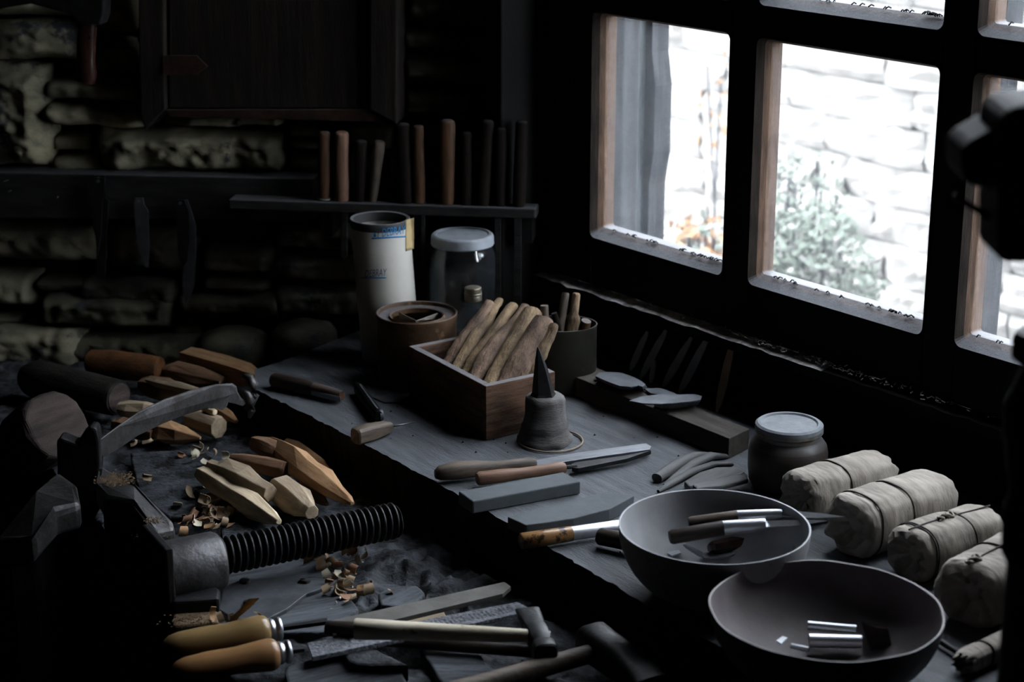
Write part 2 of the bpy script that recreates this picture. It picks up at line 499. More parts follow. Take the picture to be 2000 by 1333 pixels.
def prism_data(pts, nv):                       # polygon pts (3D) swept by vector nv
    mb = MB()
    mb.hexa([Vector(p) for p in pts], [Vector(p) + nv for p in pts])
    return mb.v, mb.f


def flat(name, poly, z, th, m, label=None, cat=None, group=None, parent=None, bevel=0.0, jag=0.0, kind=None):
    """a flat thing whose upper outline lies at height z, thickness th"""
    pts = [P(x, y, z) for x, y in poly]
    if jag:
        q = []
        for i, p in enumerate(pts):
            b = pts[(i + 1) % len(pts)]
            k = max(1, int((b - p).length / 0.012))
            for j in range(k):
                t = p.lerp(b, j / k)
                q.append(t + Vector((random.uniform(-jag, jag), random.uniform(-jag, jag), 0)))
        pts = q
    c = sum(pts, Vector()) / len(pts)
    base = Vector((c.x, c.y, z - th))
    # local X runs along the longest side so that grain follows it
    e = max(((pts[(i + 1) % len(pts)] - pts[i]) for i in range(len(pts))), key=lambda v: v.length) if not jag else P(*poly[1], z) - P(*poly[0], z)
    mw = frame(base, base + Vector((e.x, e.y, 0))) if parent is None else None
    inv = mw.inverted() if mw is not None else parent.matrix_world.inverted()
    vs, fs = prism_data([inv @ Vector((p.x, p.y, z - th)) for p in pts], inv.to_3x3() @ Vector((0, 0, th)))
    o = obj(name, vs, fs, m, parent, bevel=bevel, mw=mw)
    if label:
        tag(o, label, cat, group, kind)
    return o


def along(pa, pb, z, z2=None):
    """two image points taken on planes of height z (and z2): frame, length, metres per pixel"""
    a, b = P(*pa, z), P(*pb, z if z2 is None else z2)
    return frame(a, b), (b - a).length, mpp((a + b) / 2)


def rod(name, pa, pb, z, prof, m, z2=None, n=16, pw=2.0, parent=None, smooth=True, jit=0.0, flatz=1.0, bend=0.0, rot=0.0, label=None, cat=None, group=None, angle=40, mw=None, L=None, k=None, droop=False):
    """turned or carved piece; prof = [(t, half width in px)] along pa->pb"""
    if mw is None:
        mw, L, k = along(pa, pb, z, z2)
    secs = []
    rm = max(p[1] for p in prof) * k
    for p in prof:
        t, r = p[0], p[1] * k
        zz = (r - rm) * flatz if droop else 0.0
        secs.append((t * L, bend * k * math.sin(math.pi * t), zz, r, r * flatz))
    vs, fs = loft_data(secs, n, pw, rot, jit=jit)
    o = obj(name, vs, fs, m, parent, smooth=smooth, mw=mw if parent is None else None, angle=angle if smooth else None)
    if label:
        tag(o, label, cat, group)
    return o


def ztop(px, py, base):                        # height seen at a pixel above a known foot point
    d = ray(px, py)
    return CAM.z + d.z * (base.y / d.y)
# ================================================================ the room
LEN = 2.2                                      # window wall length
WIN_S = [(0.0, 0.255), (0.300, 0.575), (0.620, 0.895)]
WIN_Z = [(1.066, 1.370), (1.408, 1.712), (1.750, 2.054)]
S0, S1, ZB, ZT = -0.098, 0.995, 0.998, 2.13


def wbox(mb, s0, s1, z0, z1, d0, d1):
    lo = [W(s0, z0, d0), W(s1, z0, d0), W(s1, z0, d1), W(s0, z0, d1)]
    hi = [W(s0, z1, d0), W(s1, z1, d0), W(s1, z1, d1), W(s0, z1, d1)]
    return mb.hexa(lo, hi)


def kbox(mb, s0, s1, z0, z1, e0, e1):
    lo = [K(s0, z0, e0), K(s1, z0, e0), K(s1, z0, e1), K(s0, z0, e1)]
    hi = [K(s0, z1, e0), K(s1, z1, e0), K(s1, z1, e1), K(s0, z1, e1)]
    return mb.hexa(lo, hi)


def world_obj(name, mb, m, parent=None, **kw):
    vs = mb.v
    c = sum(vs, Vector()) / len(vs)
    if parent is not None:
        inv = parent.matrix_world.inverted()
        return obj(name, [inv @ v for v in vs], mb.f, m, parent, **kw)
    return obj(name, [v - c for v in vs], mb.f, m, mw=Matrix.Translation(c), **kw)


# window wall, with a hole for the window
mb = MB()
wbox(mb, -0.20, S0, 0, 2.5, 0, 0.08)
wbox(mb, S1, 5.3, 0, 2.5, 0, 0.08)
wbox(mb, S0, S1, 0, ZB - 0.012, 0, 0.08)
wbox(mb, S0, S1, ZT, 2.5, 0, 0.08)
tag(world_obj('wall_right', mb, 'plaster'), kind='structure')

# window: frame with chamfered openings, reveals, panes
wroot = empty('window_1', Matrix.Translation(W((S0 + S1) / 2, ZB)))
tag(wroot, kind='structure')
FD, GD = 0.0, 0.018                            # front face and glass depth
mb = MB()
wbox(mb, S0, WIN_S[0][0], ZB, ZT, FD, 0.040)
for a, b in zip(WIN_S, WIN_S[1:]):
    wbox(mb, a[1], b[0], ZB, ZT, FD, 0.040)
wbox(mb, WIN_S[-1][1], S1, ZB, ZT, FD, 0.040)
zs = [(ZB, WIN_Z[0][0])] + [(a[1], b[0]) for a, b in zip(WIN_Z, WIN_Z[1:])] + [(WIN_Z[-1][1], ZT)]
for s0, s1 in WIN_S:
    for z0, z1 in zs:
        wbox(mb, s0, s1, z0, z1, FD, 0.0399)
world_obj('window_frame', mb, 'frame', wroot, bevel=0.003)


def ring_pts(s0, s1, z0, z1, r, d, n=5):
    out = []
    for cs, cz, a0 in ((s1 - r, z1 - r, 0), (s0 + r, z1 - r, 90), (s0 + r, z0 + r, 180), (s1 - r, z0 + r, 270)):
        for i in range(n + 1):
            a = math.radians(a0 + 90 * i / n)
            out.append(W(cs + r * math.cos(a), cz + r * math.sin(a), d))
    return out


for s0, s1 in WIN_S:
    for z0, z1 in WIN_Z:
        mb = MB()                              # sloped reveal moulding around each opening
        A = ring_pts(s0 - 0.001, s1 + 0.001, z0 - 0.001, z1 + 0.001, 0.001, -0.0015)
        Bq = ring_pts(s0, s1, z0, z1, 0.010, -0.0015)
        B2 = ring_pts(s0 + 0.0042, s1 - 0.003, z0 + 0.0065, z1 - 0.003, 0.007, GD * .5)
        Cq = ring_pts(s0 + 0.008, s1 - 0.006, z0 + 0.012, z1 - 0.006, 0.004, GD - 0.002)
        Dq = ring_pts(s0 + 0.0083, s1 - 0.0063, z0 + 0.0123, z1 - 0.0063, 0.004, GD + 0.016)
        Eq = ring_pts(s0 - 0.001, s1 + 0.001, z0 - 0.001, z1 + 0.001, 0.001, GD + 0.016)
        n = len(A)
        mb.v = A + Bq + B2 + Cq + Dq + Eq
        for k in range(6):
            for i in range(n):
                j = (i + 1) % n
                a, b = k * n, ((k + 1) % 6) * n
                mb.f.append([a + i, a + j, b + j, b + i])
        rv = world_obj('reveal_moulding', mb, 'reveal_d', wroot)
        rv.data.materials.append(M['reveal'])
        for p_ in rv.data.polygons:
            if p_.index // n in (2, 3):
                p_.material_index = 1
        mb = MB()
        wbox(mb, s0 + 0.006, s1 - 0.006, z0 + 0.005, z1 - 0.006, GD, GD + 0.003)
        world_obj('pane', mb, 'pane', wroot)
        mb = MB()                              # line of dirt lying along the foot of the glass
        for i in range(26):
            s = random.uniform(s0 + 0.02, s1 - 0.02) if i % 2 else s1 - 0.02 - abs(random.gauss(0, 0.04))
            s = max(s, s0 + 0.02)
            l = random.uniform(0.003, 0.009)
            p = W(s, z0 + 0.0125, GD - 0.003 - random.uniform(0, 0.004))
            q = p + U * l + Z3 * random.uniform(-0.001, 0.003)
            v, f = tube_data([p, p.lerp(q, .5) + Z3 * .002, q], 0.0009, 4)
            mb.add(v, f)
        tag(world_obj('dirt', mb, 'bench', wroot), kind='stuff')

mb = MB()
wbox(mb, -.135, -.100, SLAB + .001, 2.13, -.075, -.0005)  # added corner post that keeps window light off the right end of the shelf
tag(world_obj('added_shade_post', mb, 'frame', bevel=.003), kind='structure')

# dusty ledge under the window
mb = MB()
ns = 90
top, bot = [], []
for i in range(ns + 1):
    s = -0.14 + 1.5 * i / ns
    e = -0.019 + 0.004 * noise.noise(Vector((s * 22, 0, 0))) + 0.0025 * noise.noise(Vector((s * 90, 3, 0)))
    dz = 0.0025 * noise.noise(Vector((s * 60, 0, 5)))
    top += [W(s, ZB + dz, 0.004), W(s, ZB - 0.004 + dz, e)]
    bot += [W(s, ZB - 0.014, 0.004), W(s, ZB - 0.016, e)]
mb.v = top + bot
fr_f = []
for i in range(ns):
    a = 2 * i
    k = len(top)
    mb.f += [[a, a + 2, a + 3, a + 1]]
    fr_f.append([a + 1, a + 3, k + a + 3, k + a + 1])
    fr_f.append([k + a, k + a + 1, k + a + 3, k + a + 2])
M['ledge'] = mat('dust_on_the_ledge', (0.75, 0.73, 0.70), (0.3, 0.29, 0.28), 0.95, scale=60, bump=0.9, fine=300, contrast=(0.4, 0.6), alb=1.0)
nd_ = len(mb.f)
mb.f += fr_f
tr = world_obj('trim_1', mb, 'ledge')
tr.data.materials.append(M['frame'])
for p_ in tr.data.polygons:
    p_.material_index = 0 if p_.index < nd_ and p_.index < 35 + 6 * noise.noise(Vector((p_.index * 1.7, 0, 0))) else 1
tag(tr, kind='structure')
mb = MB()
for i in range(150):
    s = abs(random.gauss(0.43, 0.11))
    p = W(s, ZB + 0.001 + random.uniform(0, 0.004), -random.uniform(0.002, 0.016))
    q = p + Vector((random.uniform(-1, 1), random.uniform(-1, 1), random.uniform(-.2, .5))) * 0.005
    v, f = tube_data([p, q], 0.0006, 4)
    mb.add(v, f)
o = world_obj('debris', mb, 'ledge')
tag(o, 'bits of dry dust and straw lying along the ledge under the window', 'debris', kind='stuff')

# other walls, floor, ceiling
mb = MB()
kbox(mb, -0.03, 2.6, 0, 2.5, -0.10, 0.0)
wall_back_root = empty('wall_back', Matrix.Translation(K(0.8, 0, 0)))
tag(wall_back_root, kind='structure')
world_obj('mortar_bed', mb, 'mortar', wall_back_root)
cl = K(2.5, 0, 0)                              # far left corner of the room
fr = W(5.2, 0, 0)
for nm, a, b in (('wall_left', Vector((cl.x, cl.y + .2, 0)), Vector((cl.x - 0.1, -1.6, 0))), ('wall_rear', Vector((cl.x - 0.2, -1.5, 0)), Vector((fr.x + 1.2, -1.5, 0)))):
    t = (b - a).normalized()
    nn = Vector((t.y, -t.x, 0)) * 0.15 if nm == 'wall_rear' else Vector((-t.y, t.x, 0)) * -0.15
    mb = MB().hexa([a, b, b + nn, a + nn], [p + Z3 * 2.5 for p in (a, b, b + nn, a + nn)])
    tag(world_obj(nm, mb, 'plaster'), kind='structure')
mb = MB().box(-2.9, 4.6, -1.75, 3.2, -0.1, 0.0)
FLOORM = mat('trodden_earth_floor', (0.03, 0.027, 0.024), (0.015, 0.014, 0.013), 0.95, scale=6, bump=0.6)
M['floorm'] = FLOORM
tag(world_obj('floor', mb, 'floorm'), kind='structure')
a_, b_ = W(-0.25, 0, 0.10), W(5.2, 0, 0.10)
rc = [Vector((-2.9, -1.7, 0)), Vector((b_.x, -1.7, 0)), b_, a_, Vector((-2.9, a_.y + .35, 0))]
mb = MB()
mb.hexa([p + Z3 * 2.45 for p in rc], [p + Z3 * 2.6 for p in rc])
tag(world_obj('ceiling', mb, 'plaster'), kind='structure')


# ---------------------------------------------------------------- stones of the back wall
def stone(x0, y0, x1, y1, e, m='stone', rough=1.0, thick=0.05):
    """rough-hewn stone filling an image rectangle on the wall plane, standing e proud"""
    sa, za = KS(x0, y0, e)
    sb, zb = KS(x1, y1, e)
    s0, s1 = min(sa, sb), max(sa, sb)
    z0, z1 = min(za, zb), max(za, zb)
    return stone_m(s0, s1, z0, z1, e, rough, thick)


STONES = []


def stone_m(s0, s1, z0, z1, e, rough=1.0, thick=0.05):
    w_, h_ = s1 - s0, z1 - z0
    STONES.append((s0, s1, z0, z1))
    nx, nz = max(6, int(w_ / 0.005)), max(4, int(h_ / 0.005))
    sd = random.uniform(0, 100)
    vs, fs = [], []
    r = min(w_, h_) * 0.28

    def edge(u, half):
        d = half - abs(u)
        return 0 if d >= r else (1 - d / r) ** 2
    for j in range(nz + 1):
        for i in range(nx + 1):
            u, v = (i / nx - 0.5) * w_, (j / nz - 0.5) * h_
            fall = edge(u, w_ / 2) + edge(v, h_ / 2)
            q = Vector((u * 18 + sd, v * 30, sd))
            dpt = e - min(fall, 1.3) * thick * 0.55 + 0.008 * rough * noise.noise(q) + 0.005 * rough * noise.noise(q * 3.3) + 0.0025 * rough * noise.noise(q * 9)
            du = 0.006 * noise.noise(Vector((v * 30, sd, 3))) * (abs(u) / (w_ / 2))
            dv = 0.006 * noise.noise(Vector((u * 16, sd, 7))) * (abs(v) / (h_ / 2))
            vs.append(K((s0 + s1) / 2 + u + du, (z0 + z1) / 2 + v + dv, dpt))
    k = len(vs)
    for j in range(nz):
        for i in range(nx):
            a = j * (nx + 1) + i
            fs.append([a, a + 1, a + nx + 2, a + nx + 1])
    # sides back to the wall
    rim = [i for i in range(nx + 1)] + [j * (nx + 1) + nx for j in range(1, nz + 1)] + \
          [nz * (nx + 1) + i for i in range(nx - 1, -1, -1)] + [j * (nx + 1) for j in range(nz - 1, 0, -1)]
    for a in rim:
        vs.append(vs[a] - BN * (thick + 0.004))
    n = len(rim)
    for i in range(n):
        fs.append([rim[i], rim[(i + 1) % n], k + (i + 1) % n, k + i])
    return vs, fs


wst, wsd, wsm = MB(), MB(), MB()
for r_ in [(-60, 128, 92, 334, .060, 1.6), (-60, 42, 152, 124, .050), (78, 156, 258, 203, .048), (80, 206, 262, 256, .050),
           (96, 262, 176, 300, .032), (176, 256, 545, 346, .052, 1.4), (92, 300, 200, 345, .036), (312, 230, 452, 254, .050, 1.5),
           (458, 232, 548, 250, .035), (558, 246, 640, 272, .045), (560, 276, 642, 298, .04), (556, 302, 660, 350, .035), (664, 240, 770, 300, .03), (664, 304, 770, 380, .03),
           (150, -40, 262, 70, .028), (160, 76, 262, 150, .030), (-60, -60, 150, 36, .04),
           (782, -40, 1050, 52, .040), (782, 58, 900, 104, .036), (906, 60, 1052, 112, .038), (782, 110, 1052, 168, .040), (782, 174, 930, 236, .036), (936, 174, 1052, 240, .036),
           (784, 242, 1052, 300, .035), (784, 306, 1052, 380, .032),
           (-60, 440, 190, 520, .045), (196, 440, 348, 540, .045), (352, 460, 384, 520, .03), (386, 486, 522, 542, .05), (392, 548, 516, 575, .05),
           (-60, 540, 62, 606, .060), (-60, 610, 50, 650, .052), (62, 545, 190, 578, .046), (150, 548, 338, 602, .055), (66, 582, 326, 652, .072, 1.2), (340, 576, 545, 628, .058, 1.2),
           (330, 630, 400, 670, .045), (-60, 646, 160, 752, .095, 1.2), (100, 655, 400, 740, .080, 1.2), (526, 440, 700, 500, .035), (526, 505, 700, 560, .04), (528, 566, 700, 626, .05),
           (704, 440, 860, 520, .03), (704, 526, 860, 600, .03), (864, 440, 1052, 520, .03), (864, 526, 1052, 610, .03), (700, 604, 1052, 690, .03)]:
    v, f = stone(*r_[:5], rough=r_[5] if len(r_) > 5 else 1.0)
    (wsd if r_[0] > 552 else wsm if r_[1] > 430 and r_[0] > -50 else wst).add(v, f)  # right and lower stones go to the shade-toned sets


def free(s0, s1, z0, z1):
    return all(s1 < a + .004 or s0 > b - .004 or z1 < c + .004 or z0 > d - .004 for a, b, c, d in STONES[:NKEY])


NKEY = len(STONES)
z = 0.5
while z < 2.3:                                 # plain courses beyond the frame and behind the fittings
    h_ = random.uniform(0.04, 0.075)
    s = -0.05
    while s < 1.6:
        l_ = random.uniform(0.08, 0.24)
        if free(s, s + l_ - .012, z, z + h_ - .01):
            v, f = stone_m(s, s + l_ - .012, z, z + h_ - .01, random.uniform(.015, .032), 1.0, .03)
            (wst if s > .42 else wsd).add(v, f)  # courses near the window corner take the shade tone
        s += l_
    z += h_
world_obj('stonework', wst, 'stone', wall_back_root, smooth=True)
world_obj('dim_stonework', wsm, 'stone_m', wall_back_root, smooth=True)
world_obj('shaded_stonework', wsd, 'stone_d', wall_back_root, smooth=True)

# ---------------------------------------------------------------- outdoors
ex = MB()
for row in range(22):
    zc = -0.6 + row * 0.1
    s = -5.5 + random.uniform(0, .3)
    while s < 3.6:
        l_ = random.uniform(0.10, 0.42)
        nx, nz = 6, 4
        vs, fs = [], []
        sd = random.uniform(0, 99)
        for j in range(nz + 1):
            for i in range(nx + 1):
                u, v = i / nx - .5, j / nz - .5
                f_ = max(0, abs(u) - .40) * 0.10 + max(0, abs(v) - .34) * 0.06
                vs.append(W(s + (u + .5) * (l_ - .005), zc + (v + .5) * .098, 2.0 + f_ + .02 * noise.noise(Vector((u * 3, v * 3, sd)))))
        for j in range(nz):
            for i in range(nx):
                a = j * (nx + 1) + i
                fs.append([a, a + 1, a + nx + 2, a + nx + 1])
        ex.add(vs, fs)
        s += l_
wbox(ex, -5.7, 3.8, -0.6, 1.66, 2.05, 2.4)
o = world_obj('garden_wall', ex, 'outwall')
tag(o, 'pale sunlit dry stone wall outdoors seen through the window', 'wall', kind='structure')
mb = MB()
wbox(mb, -6, 6, -0.7, -0.6, 0.31, 6)
tag(world_obj('outside_ground', mb, 'ground'), kind='structure')


def post(px0, px1, d, label, ragged):
    sa = [None, None]
    mb = MB()
    out = []
    for px in (px0, px1):
        p = hit(px, 300, W(0, 0, d), N)
        sa[len(out)] = (p - W0).dot(U)
        out.append(p)
    s0, s1 = sa
    z0, z1 = -0.6, 2.3
    left, right = [], []
    k = 60
    for i in range(k + 1):
        z = z0 + (z1 - z0) * i / k
        jr = 0.003 * noise.noise(Vector((z * 14, 3, s0)))
        step = 0.009 if ragged and 1.12 < z < 1.25 else 0.0
        left.append((s0, z))
        right.append((s1 + jr + step, z))
    vs, fs = [], []
    for (a, z), (b, _) in zip(left, right):
        vs += [W(a, z, d), W(b, z, d), W(b, z, d + .032), W(a, z, d + .032)]
    for i in range(k):
        for j in range(4):
            fs.append([i * 4 + j, i * 4 + (j + 1) % 4, i * 4 + 4 + (j + 1) % 4, i * 4 + 4 + j])
    fs += [[0, 1, 2, 3], [k * 4, k * 4 + 3, k * 4 + 2, k * 4 + 1]]
    mb.add(vs, fs)
    o = world_obj('wooden_post', mb, 'post')
    tag(o, label, 'post')
    if ragged:
        eb = MB()
        wbox(eb, s1 - .045, s1 - .012, -.55, 2.25, d - .012, d + .001)
        M['postedge'] = mat('paler_post_board', (0.11, 0.12, 0.13), (0.05, 0.05, 0.052), 0.9, scale=8, stretch=(9, 9, 0.7), bump=0.5, spots=(8, 0.6, (0.14, 0.09, 0.06)))
        world_obj('edge_board', eb, 'postedge', o)
    return o


post(1100, 1268, 0.20, 'grey weathered wooden post outdoors behind the left window pane', True)
post(1862, 1945, 0.20, 'grey weathered wooden post outdoors behind the right window pane', False)


def bush(name, pc, d, n, rs, rz, zc, mats, label, lsz=0.03, flowers=0):
    c = hit(pc[0], pc[1], W(0, 0, d), N)
    root = empty(name, Matrix.Translation(Vector((c.x, c.y, -0.6))))
    tag(root, label, 'bush')
    for key, cnt, sz in mats:
        mb = MB()
        for i in range(cnt):
            while True:
                q = Vector((random.uniform(-1, 1), random.uniform(-1, 1), random.uniform(-1, 1)))
                if q.length < 1:
                    break
            p = c + U * q.x * rs + N * q.y * rs * .7 + Z3 * (q.z * rz * (1 - .4 * q.x * q.x))
            a = Vector((random.uniform(-1, 1), random.uniform(-1, 1), random.uniform(-1, 1))).normalized()
            b = a.orthogonal().normalized()
            s_ = sz * random.uniform(.6, 1.3)
            mb.add([p - a * s_, p + b * s_ * .5, p + a * s_, p - b * s_ * .5], [[0, 1, 2], [0, 2, 3]])
        k = {'leaf': 'leaves', 'leaf_o': 'autumn_leaves', 'petal': 'blossom'}[key]
        tag(world_obj(k, mb, key, root), kind='stuff')
    mb = MB()
    for i in range(9 if n == 0 else 2):
        t = Vector((c.x, c.y, -0.6)) + U * random.uniform(-.08, .08)
        e_ = c + U * random.uniform(-rs, rs) * .7 + Z3 * rz * random.uniform(.2, .8)
        v, f = tube_data([t, t.lerp(e_, .5) + U * random.uniform(-.04, .04), e_], 0.003, 5)
        mb.add(v, f)
    world_obj('stems', mb, 'post', root)


bush('flowering_bush', (1590, 540), 1.35, 0, 0.17, 0.17, 0, [('leaf', 1500, .012), ('petal', 160, .009)], 'green bush with small white flowers outdoors behind the middle pane')
bush('flowering_bush', (1575, 430), 1.4, 0, 0.13, 0.17, 0, [('leaf', 500, .010), ('petal', 160, .009)], 'sparse upper sprays of white blossom outdoors behind the middle pane')
bush('autumn_bush', (1395, 480), 1.1, 0, 0.15, 0.07, 0, [('leaf_o', 120, .016), ('leaf', 120, .014), ('petal', 90, .012)], 'orange leaved plant outdoors low behind the left pane beside the post')
bush('autumn_bush', (1410, 210), 1.6, 1, 0.10, 0.16, 0, [('leaf_o', 60, .009)], 'thin sprigs of orange leaves hanging high against the pale outdoor wall')
# ================================================================ on the back wall
def kpoly(name, poly, e, th, m, parent=None, bevel=0.0, label=None, cat=None, group=None):
    """plate parallel to the back wall: front face stands e proud of the wall, outline by what the photo shows"""
    pts = [KP(x, y, e) for x, y in poly]
    mb = MB()
    v, f = prism_data([p - BN * th for p in pts], BN * th)
    mb.add(v, f)
    if parent is None:
        c = sum(mb.v, Vector()) / len(mb.v)
        mw = Matrix((-B, -BN, Z3)).transposed().to_4x4()
        mw.translation = c
        inv = mw.inverted()
        o = obj(name, [inv @ q for q in mb.v], mb.f, m, mw=mw, bevel=bevel)
    else:
        o = world_obj(name, mb, m, parent, bevel=bevel)
    if label:
        tag(o, label, cat, group)
    return o


# cupboard let into the wall
cup = empty('wall_cupboard', Matrix.Translation(KP(520, 235, 0.08)))
tag(cup, 'dark wooden cupboard with iron strap hinge fixed on the stone wall', 'cupboard')
kpoly('frame_stile', [(268, -80), (318, -80), (322, 215), (283, 255), (274, 225)], .085, .06, 'cupboard', cup, .002)
kpoly('frame_stile', [(722, -80), (775, -80), (775, 244), (722, 214)], .085, .06, 'cupboard', cup, .002)
kpoly('frame_rail', [(322, 215), (722, 214), (772, 243), (722, 238), (330, 228)], .078, .05, 'rusty', cup, .001)
door = kpoly('door', [(329, -80), (720, -80), (720, 212), (329, 212)], .074, .035, 'cupboard', cup, .002)
kpoly('plank', [(331, -80), (455, -80), (455, 208), (331, 208)], .077, .004, 'cupboard', door, .001)
kpoly('plank', [(457, -80), (590, -80), (590, 208), (457, 208)], .077, .004, 'cupboard', door, .001)
kpoly('plank', [(592, -80), (718, -80), (718, 208), (592, 208)], .077, .004, 'cupboard', door, .001)
hg = kpoly('hinge', [(318, 108), (384, 109), (405, 130), (384, 146), (318, 147)], .087, .0025, 'rusty', cup)
a, b = KP(313, 96, .089), KP(313, 160, .089)
v, f = tube_data([a, a.lerp(b, .5), b], .0042, 12)
world_obj('hinge_pin', MB().add(v, f), 'rusty', hg)
for px in (346, 384):
    c = KP(px, 129, .0885)
    v, f = loft_data([(0, 0, 0, .0045, .0045), (.003, 0, 0, .003, .003)], 10)
    mw = frame(c - BN * .001, c + BN)
    world_obj('rivet', MB().add([mw @ Vector(q) for q in v], f), 'rusty', hg)

# hatchet hanging at the top left
hat = empty('hatchet', Matrix.Translation(KP(175, 100, .12)))
tag(hat, 'hatchet with reddish brown handle hanging against the stones at top left', 'hatchet')


def kloft(name, pts, m, parent, e, n=16, pw=2.4):
    """bar lying parallel to the wall; pts = [(px, py, halfwidth px)]"""
    mb = MB()
    ps = [KP(x, y, e) for x, y, _ in pts]
    secs = []
    vs, fs = [], []
    for k, (p, (x, y, r)) in enumerate(zip(ps, pts)):
        t = (ps[min(k + 1, len(ps) - 1)] - ps[max(k - 1, 0)]).normalized()
        s = BN.cross(t).normalized()
        rr = r * mpp(p)
        for i in range(n):
            a = 2 * math.pi * i / n
            c, sn = math.cos(a), math.sin(a)
            vs.append(p + s * math.copysign(abs(c) ** (2 / pw), c) * rr + BN * math.copysign(abs(sn) ** (2 / pw), sn) * rr * .8)
    for k in range(len(pts) - 1):
        for i in range(n):
            j = (i + 1) % n
            fs.append([k * n + i, k * n + j, (k + 1) * n + j, (k + 1) * n + i])
    fs += [list(range(n))[::-1], [len(vs) - n + i for i in range(n)]]
    mb.add(vs, fs)
    return world_obj(name, mb, m, parent, smooth=True, angle=50)


M['redhandle'] = mat('polished_red_handle', (0.05, 0.02, 0.015), (0.025, 0.011, 0.009), 0.25, scale=7, stretch=(9, 9, 1.5), bump=0.1, coat=0.3)
kloft('handle', [(172, 40, 19), (169, 80, 19), (168, 120, 19), (170, 145, 20), (168, 160, 18)], 'redhandle', hat, .12)
kpoly('axe_head', [(150, 45), (140, 30), (60, 8), (10, 16), (-40, 30), (-40, -60), (205, -60), (202, 30), (195, 50)], .135, .03, 'iron', hat, .003)

# board of hanging blades
brd = []
pl = [KP(-60, 336, .075), KP(612, 350, .075)]
zt0, zt1 = pl[0].z, pl[1].z
s0b, s1b = (pl[0] - CORNER).dot(B), (pl[1] - CORNER).dot(B)
mb = MB().hexa([K(s0b, zt0 - .068, .03), K(s1b, zt1 - .06, .03), K(s1b, zt1 - .06, .075), K(s0b, zt0 - .068, .075)],
               [K(s0b, zt0, .02), K(s1b, zt1, .02), K(s1b, zt1, .075), K(s0b, zt0, .075)])
o = world_obj('board', mb, 'board', bevel=.002)
tag(o, 'long weathered dusty board fixed along the stone wall with blades hanging on it', 'board')
for i, (x, y) in enumerate([(18, 352), (22, 372), (112, 384)]):
    a = KP(x, y, .0745)
    v, f = tube_data([a - BN * .004, a + BN * .010 + B * -.004 * (i - 1)], .0008, 6)
    o = world_obj('nail', MB().add(v, f), 'steel')
    tag(o, ['thin nail high on the left end of the board', 'thin nail just below the topmost nail on the board', 'thin nail low on the board left of the hanging blades'][i], 'nail')

hang = [([(183, 343), (205, 343), (206, 388), (212, 392), (208, 470), (205, 542), (187, 540), (189, 470), (180, 440), (181, 392), (184, 388)], .086, 'longest knife blank hanging in a pair at the left of the board', 1),
        ([(182, 348), (204, 348), (204, 372), (200, 395), (197, 460), (190, 500), (184, 440), (181, 395)], .091, 'short knife blank hanging in front of the longest one at the left', 1),
        ([(265, 387), (279, 387), (281, 400), (289, 412), (291, 480), (288, 524), (283, 520), (268, 480), (262, 410), (262, 396)], .086, 'single pointed knife blank hanging in the middle of the board', 0),
        ([(347, 391), (366, 391), (373, 412), (382, 440), (382, 520), (379, 560), (362, 600), (356, 560), (358, 480), (346, 420)], .085, 'pale long knife blank hanging in the right pair on the board', 0),
        ([(346, 391), (360, 391), (368, 412), (370, 470), (366, 510), (357, 525), (348, 500), (345, 440)], .091, 'darker knife blank hanging in front of the pale long one at right', 1)]
for poly, e, lb, dk in hang:
    o = kpoly('knife_blank', poly, e, .002, 'iron' if dk else 'blank_steel', label=lb, cat='knife blank', group='knife blanks hanging on the board')
    c = KP(sum(p[0] for p in poly[:2]) / 2, poly[0][1] + 5, e)
    mw = frame(c - BN * .014, c + BN * .004)
    v, f = loft_data([(0, 0, 0, .001, .001), (.016, 0, 0, .001, .001), (.0165, 0, 0, .0025, .0025), (.0178, 0, 0, .0025, .0025)], 8)
    p_ = obj('nail', [o.matrix_world.inverted() @ (mw @ Vector(q)) for q in v], f, 'steel', o)

# shelf with knife handles
sa, sb = KP(446, 390, .112), KP(1046, 409, .112)
ta, tb = (sa - CORNER).dot(B), (sb - CORNER).dot(B)
za, zb = sa.z, sb.z
mb = MB().hexa([K(ta, za - .014, .078), K(tb, zb - .014, .078), K(tb, zb - .014, .112), K(ta, za - .014, .112)],
               [K(ta, za, .078), K(tb, zb, .078), K(tb, zb, .112), K(ta, za, .112)])
shelf = world_obj('shelf', mb, 'board', bevel=.002)
for px in (640, 800, 1030):
    q_ = KP(px, 400, .09)
    s_ = (q_ - CORNER).dot(B)
    world_obj('bracket', kbox(MB(), s_ - .008, s_ + .008, za - .05, za - .014, 0, .10), 'frame', shelf)
tag(shelf, 'narrow dusty plank shelf on the back wall carrying standing wooden handles', 'shelf')


def stand(i, x0, x1, yb, ytop, lean, prof, m, lb, e=.098):
    """handle standing on the shelf: image x of the foot, foot y, top y"""
    c = KP((x0 + x1) / 2, yb, e)
    t = (c - CORNER).dot(B)
    z = za + (zb - za) * (t - ta) / (tb - ta)
    c = K(t, z + .0005, e)
    top = KP((x0 + x1) / 2 + lean, ytop, e)
    k = mpp(c)
    hw = (x1 - x0) / 2 * k
    L_ = (top - c).length
    mw = frame(c, Vector((top.x, top.y, top.z)), up=BN)
    secs = [(t_ * L_, 0, 0, r * hw, r * hw * .9) for t_, r in prof]
    v, f = loft_data(secs, 16, 2.5)
    o = obj('handle_blank', v, f, m, smooth=True, mw=mw, angle=50)
    # keep the foot flat on the shelf
    tag(o, lb, 'knife handle', 'wooden knife handles standing on the shelf')
    return o


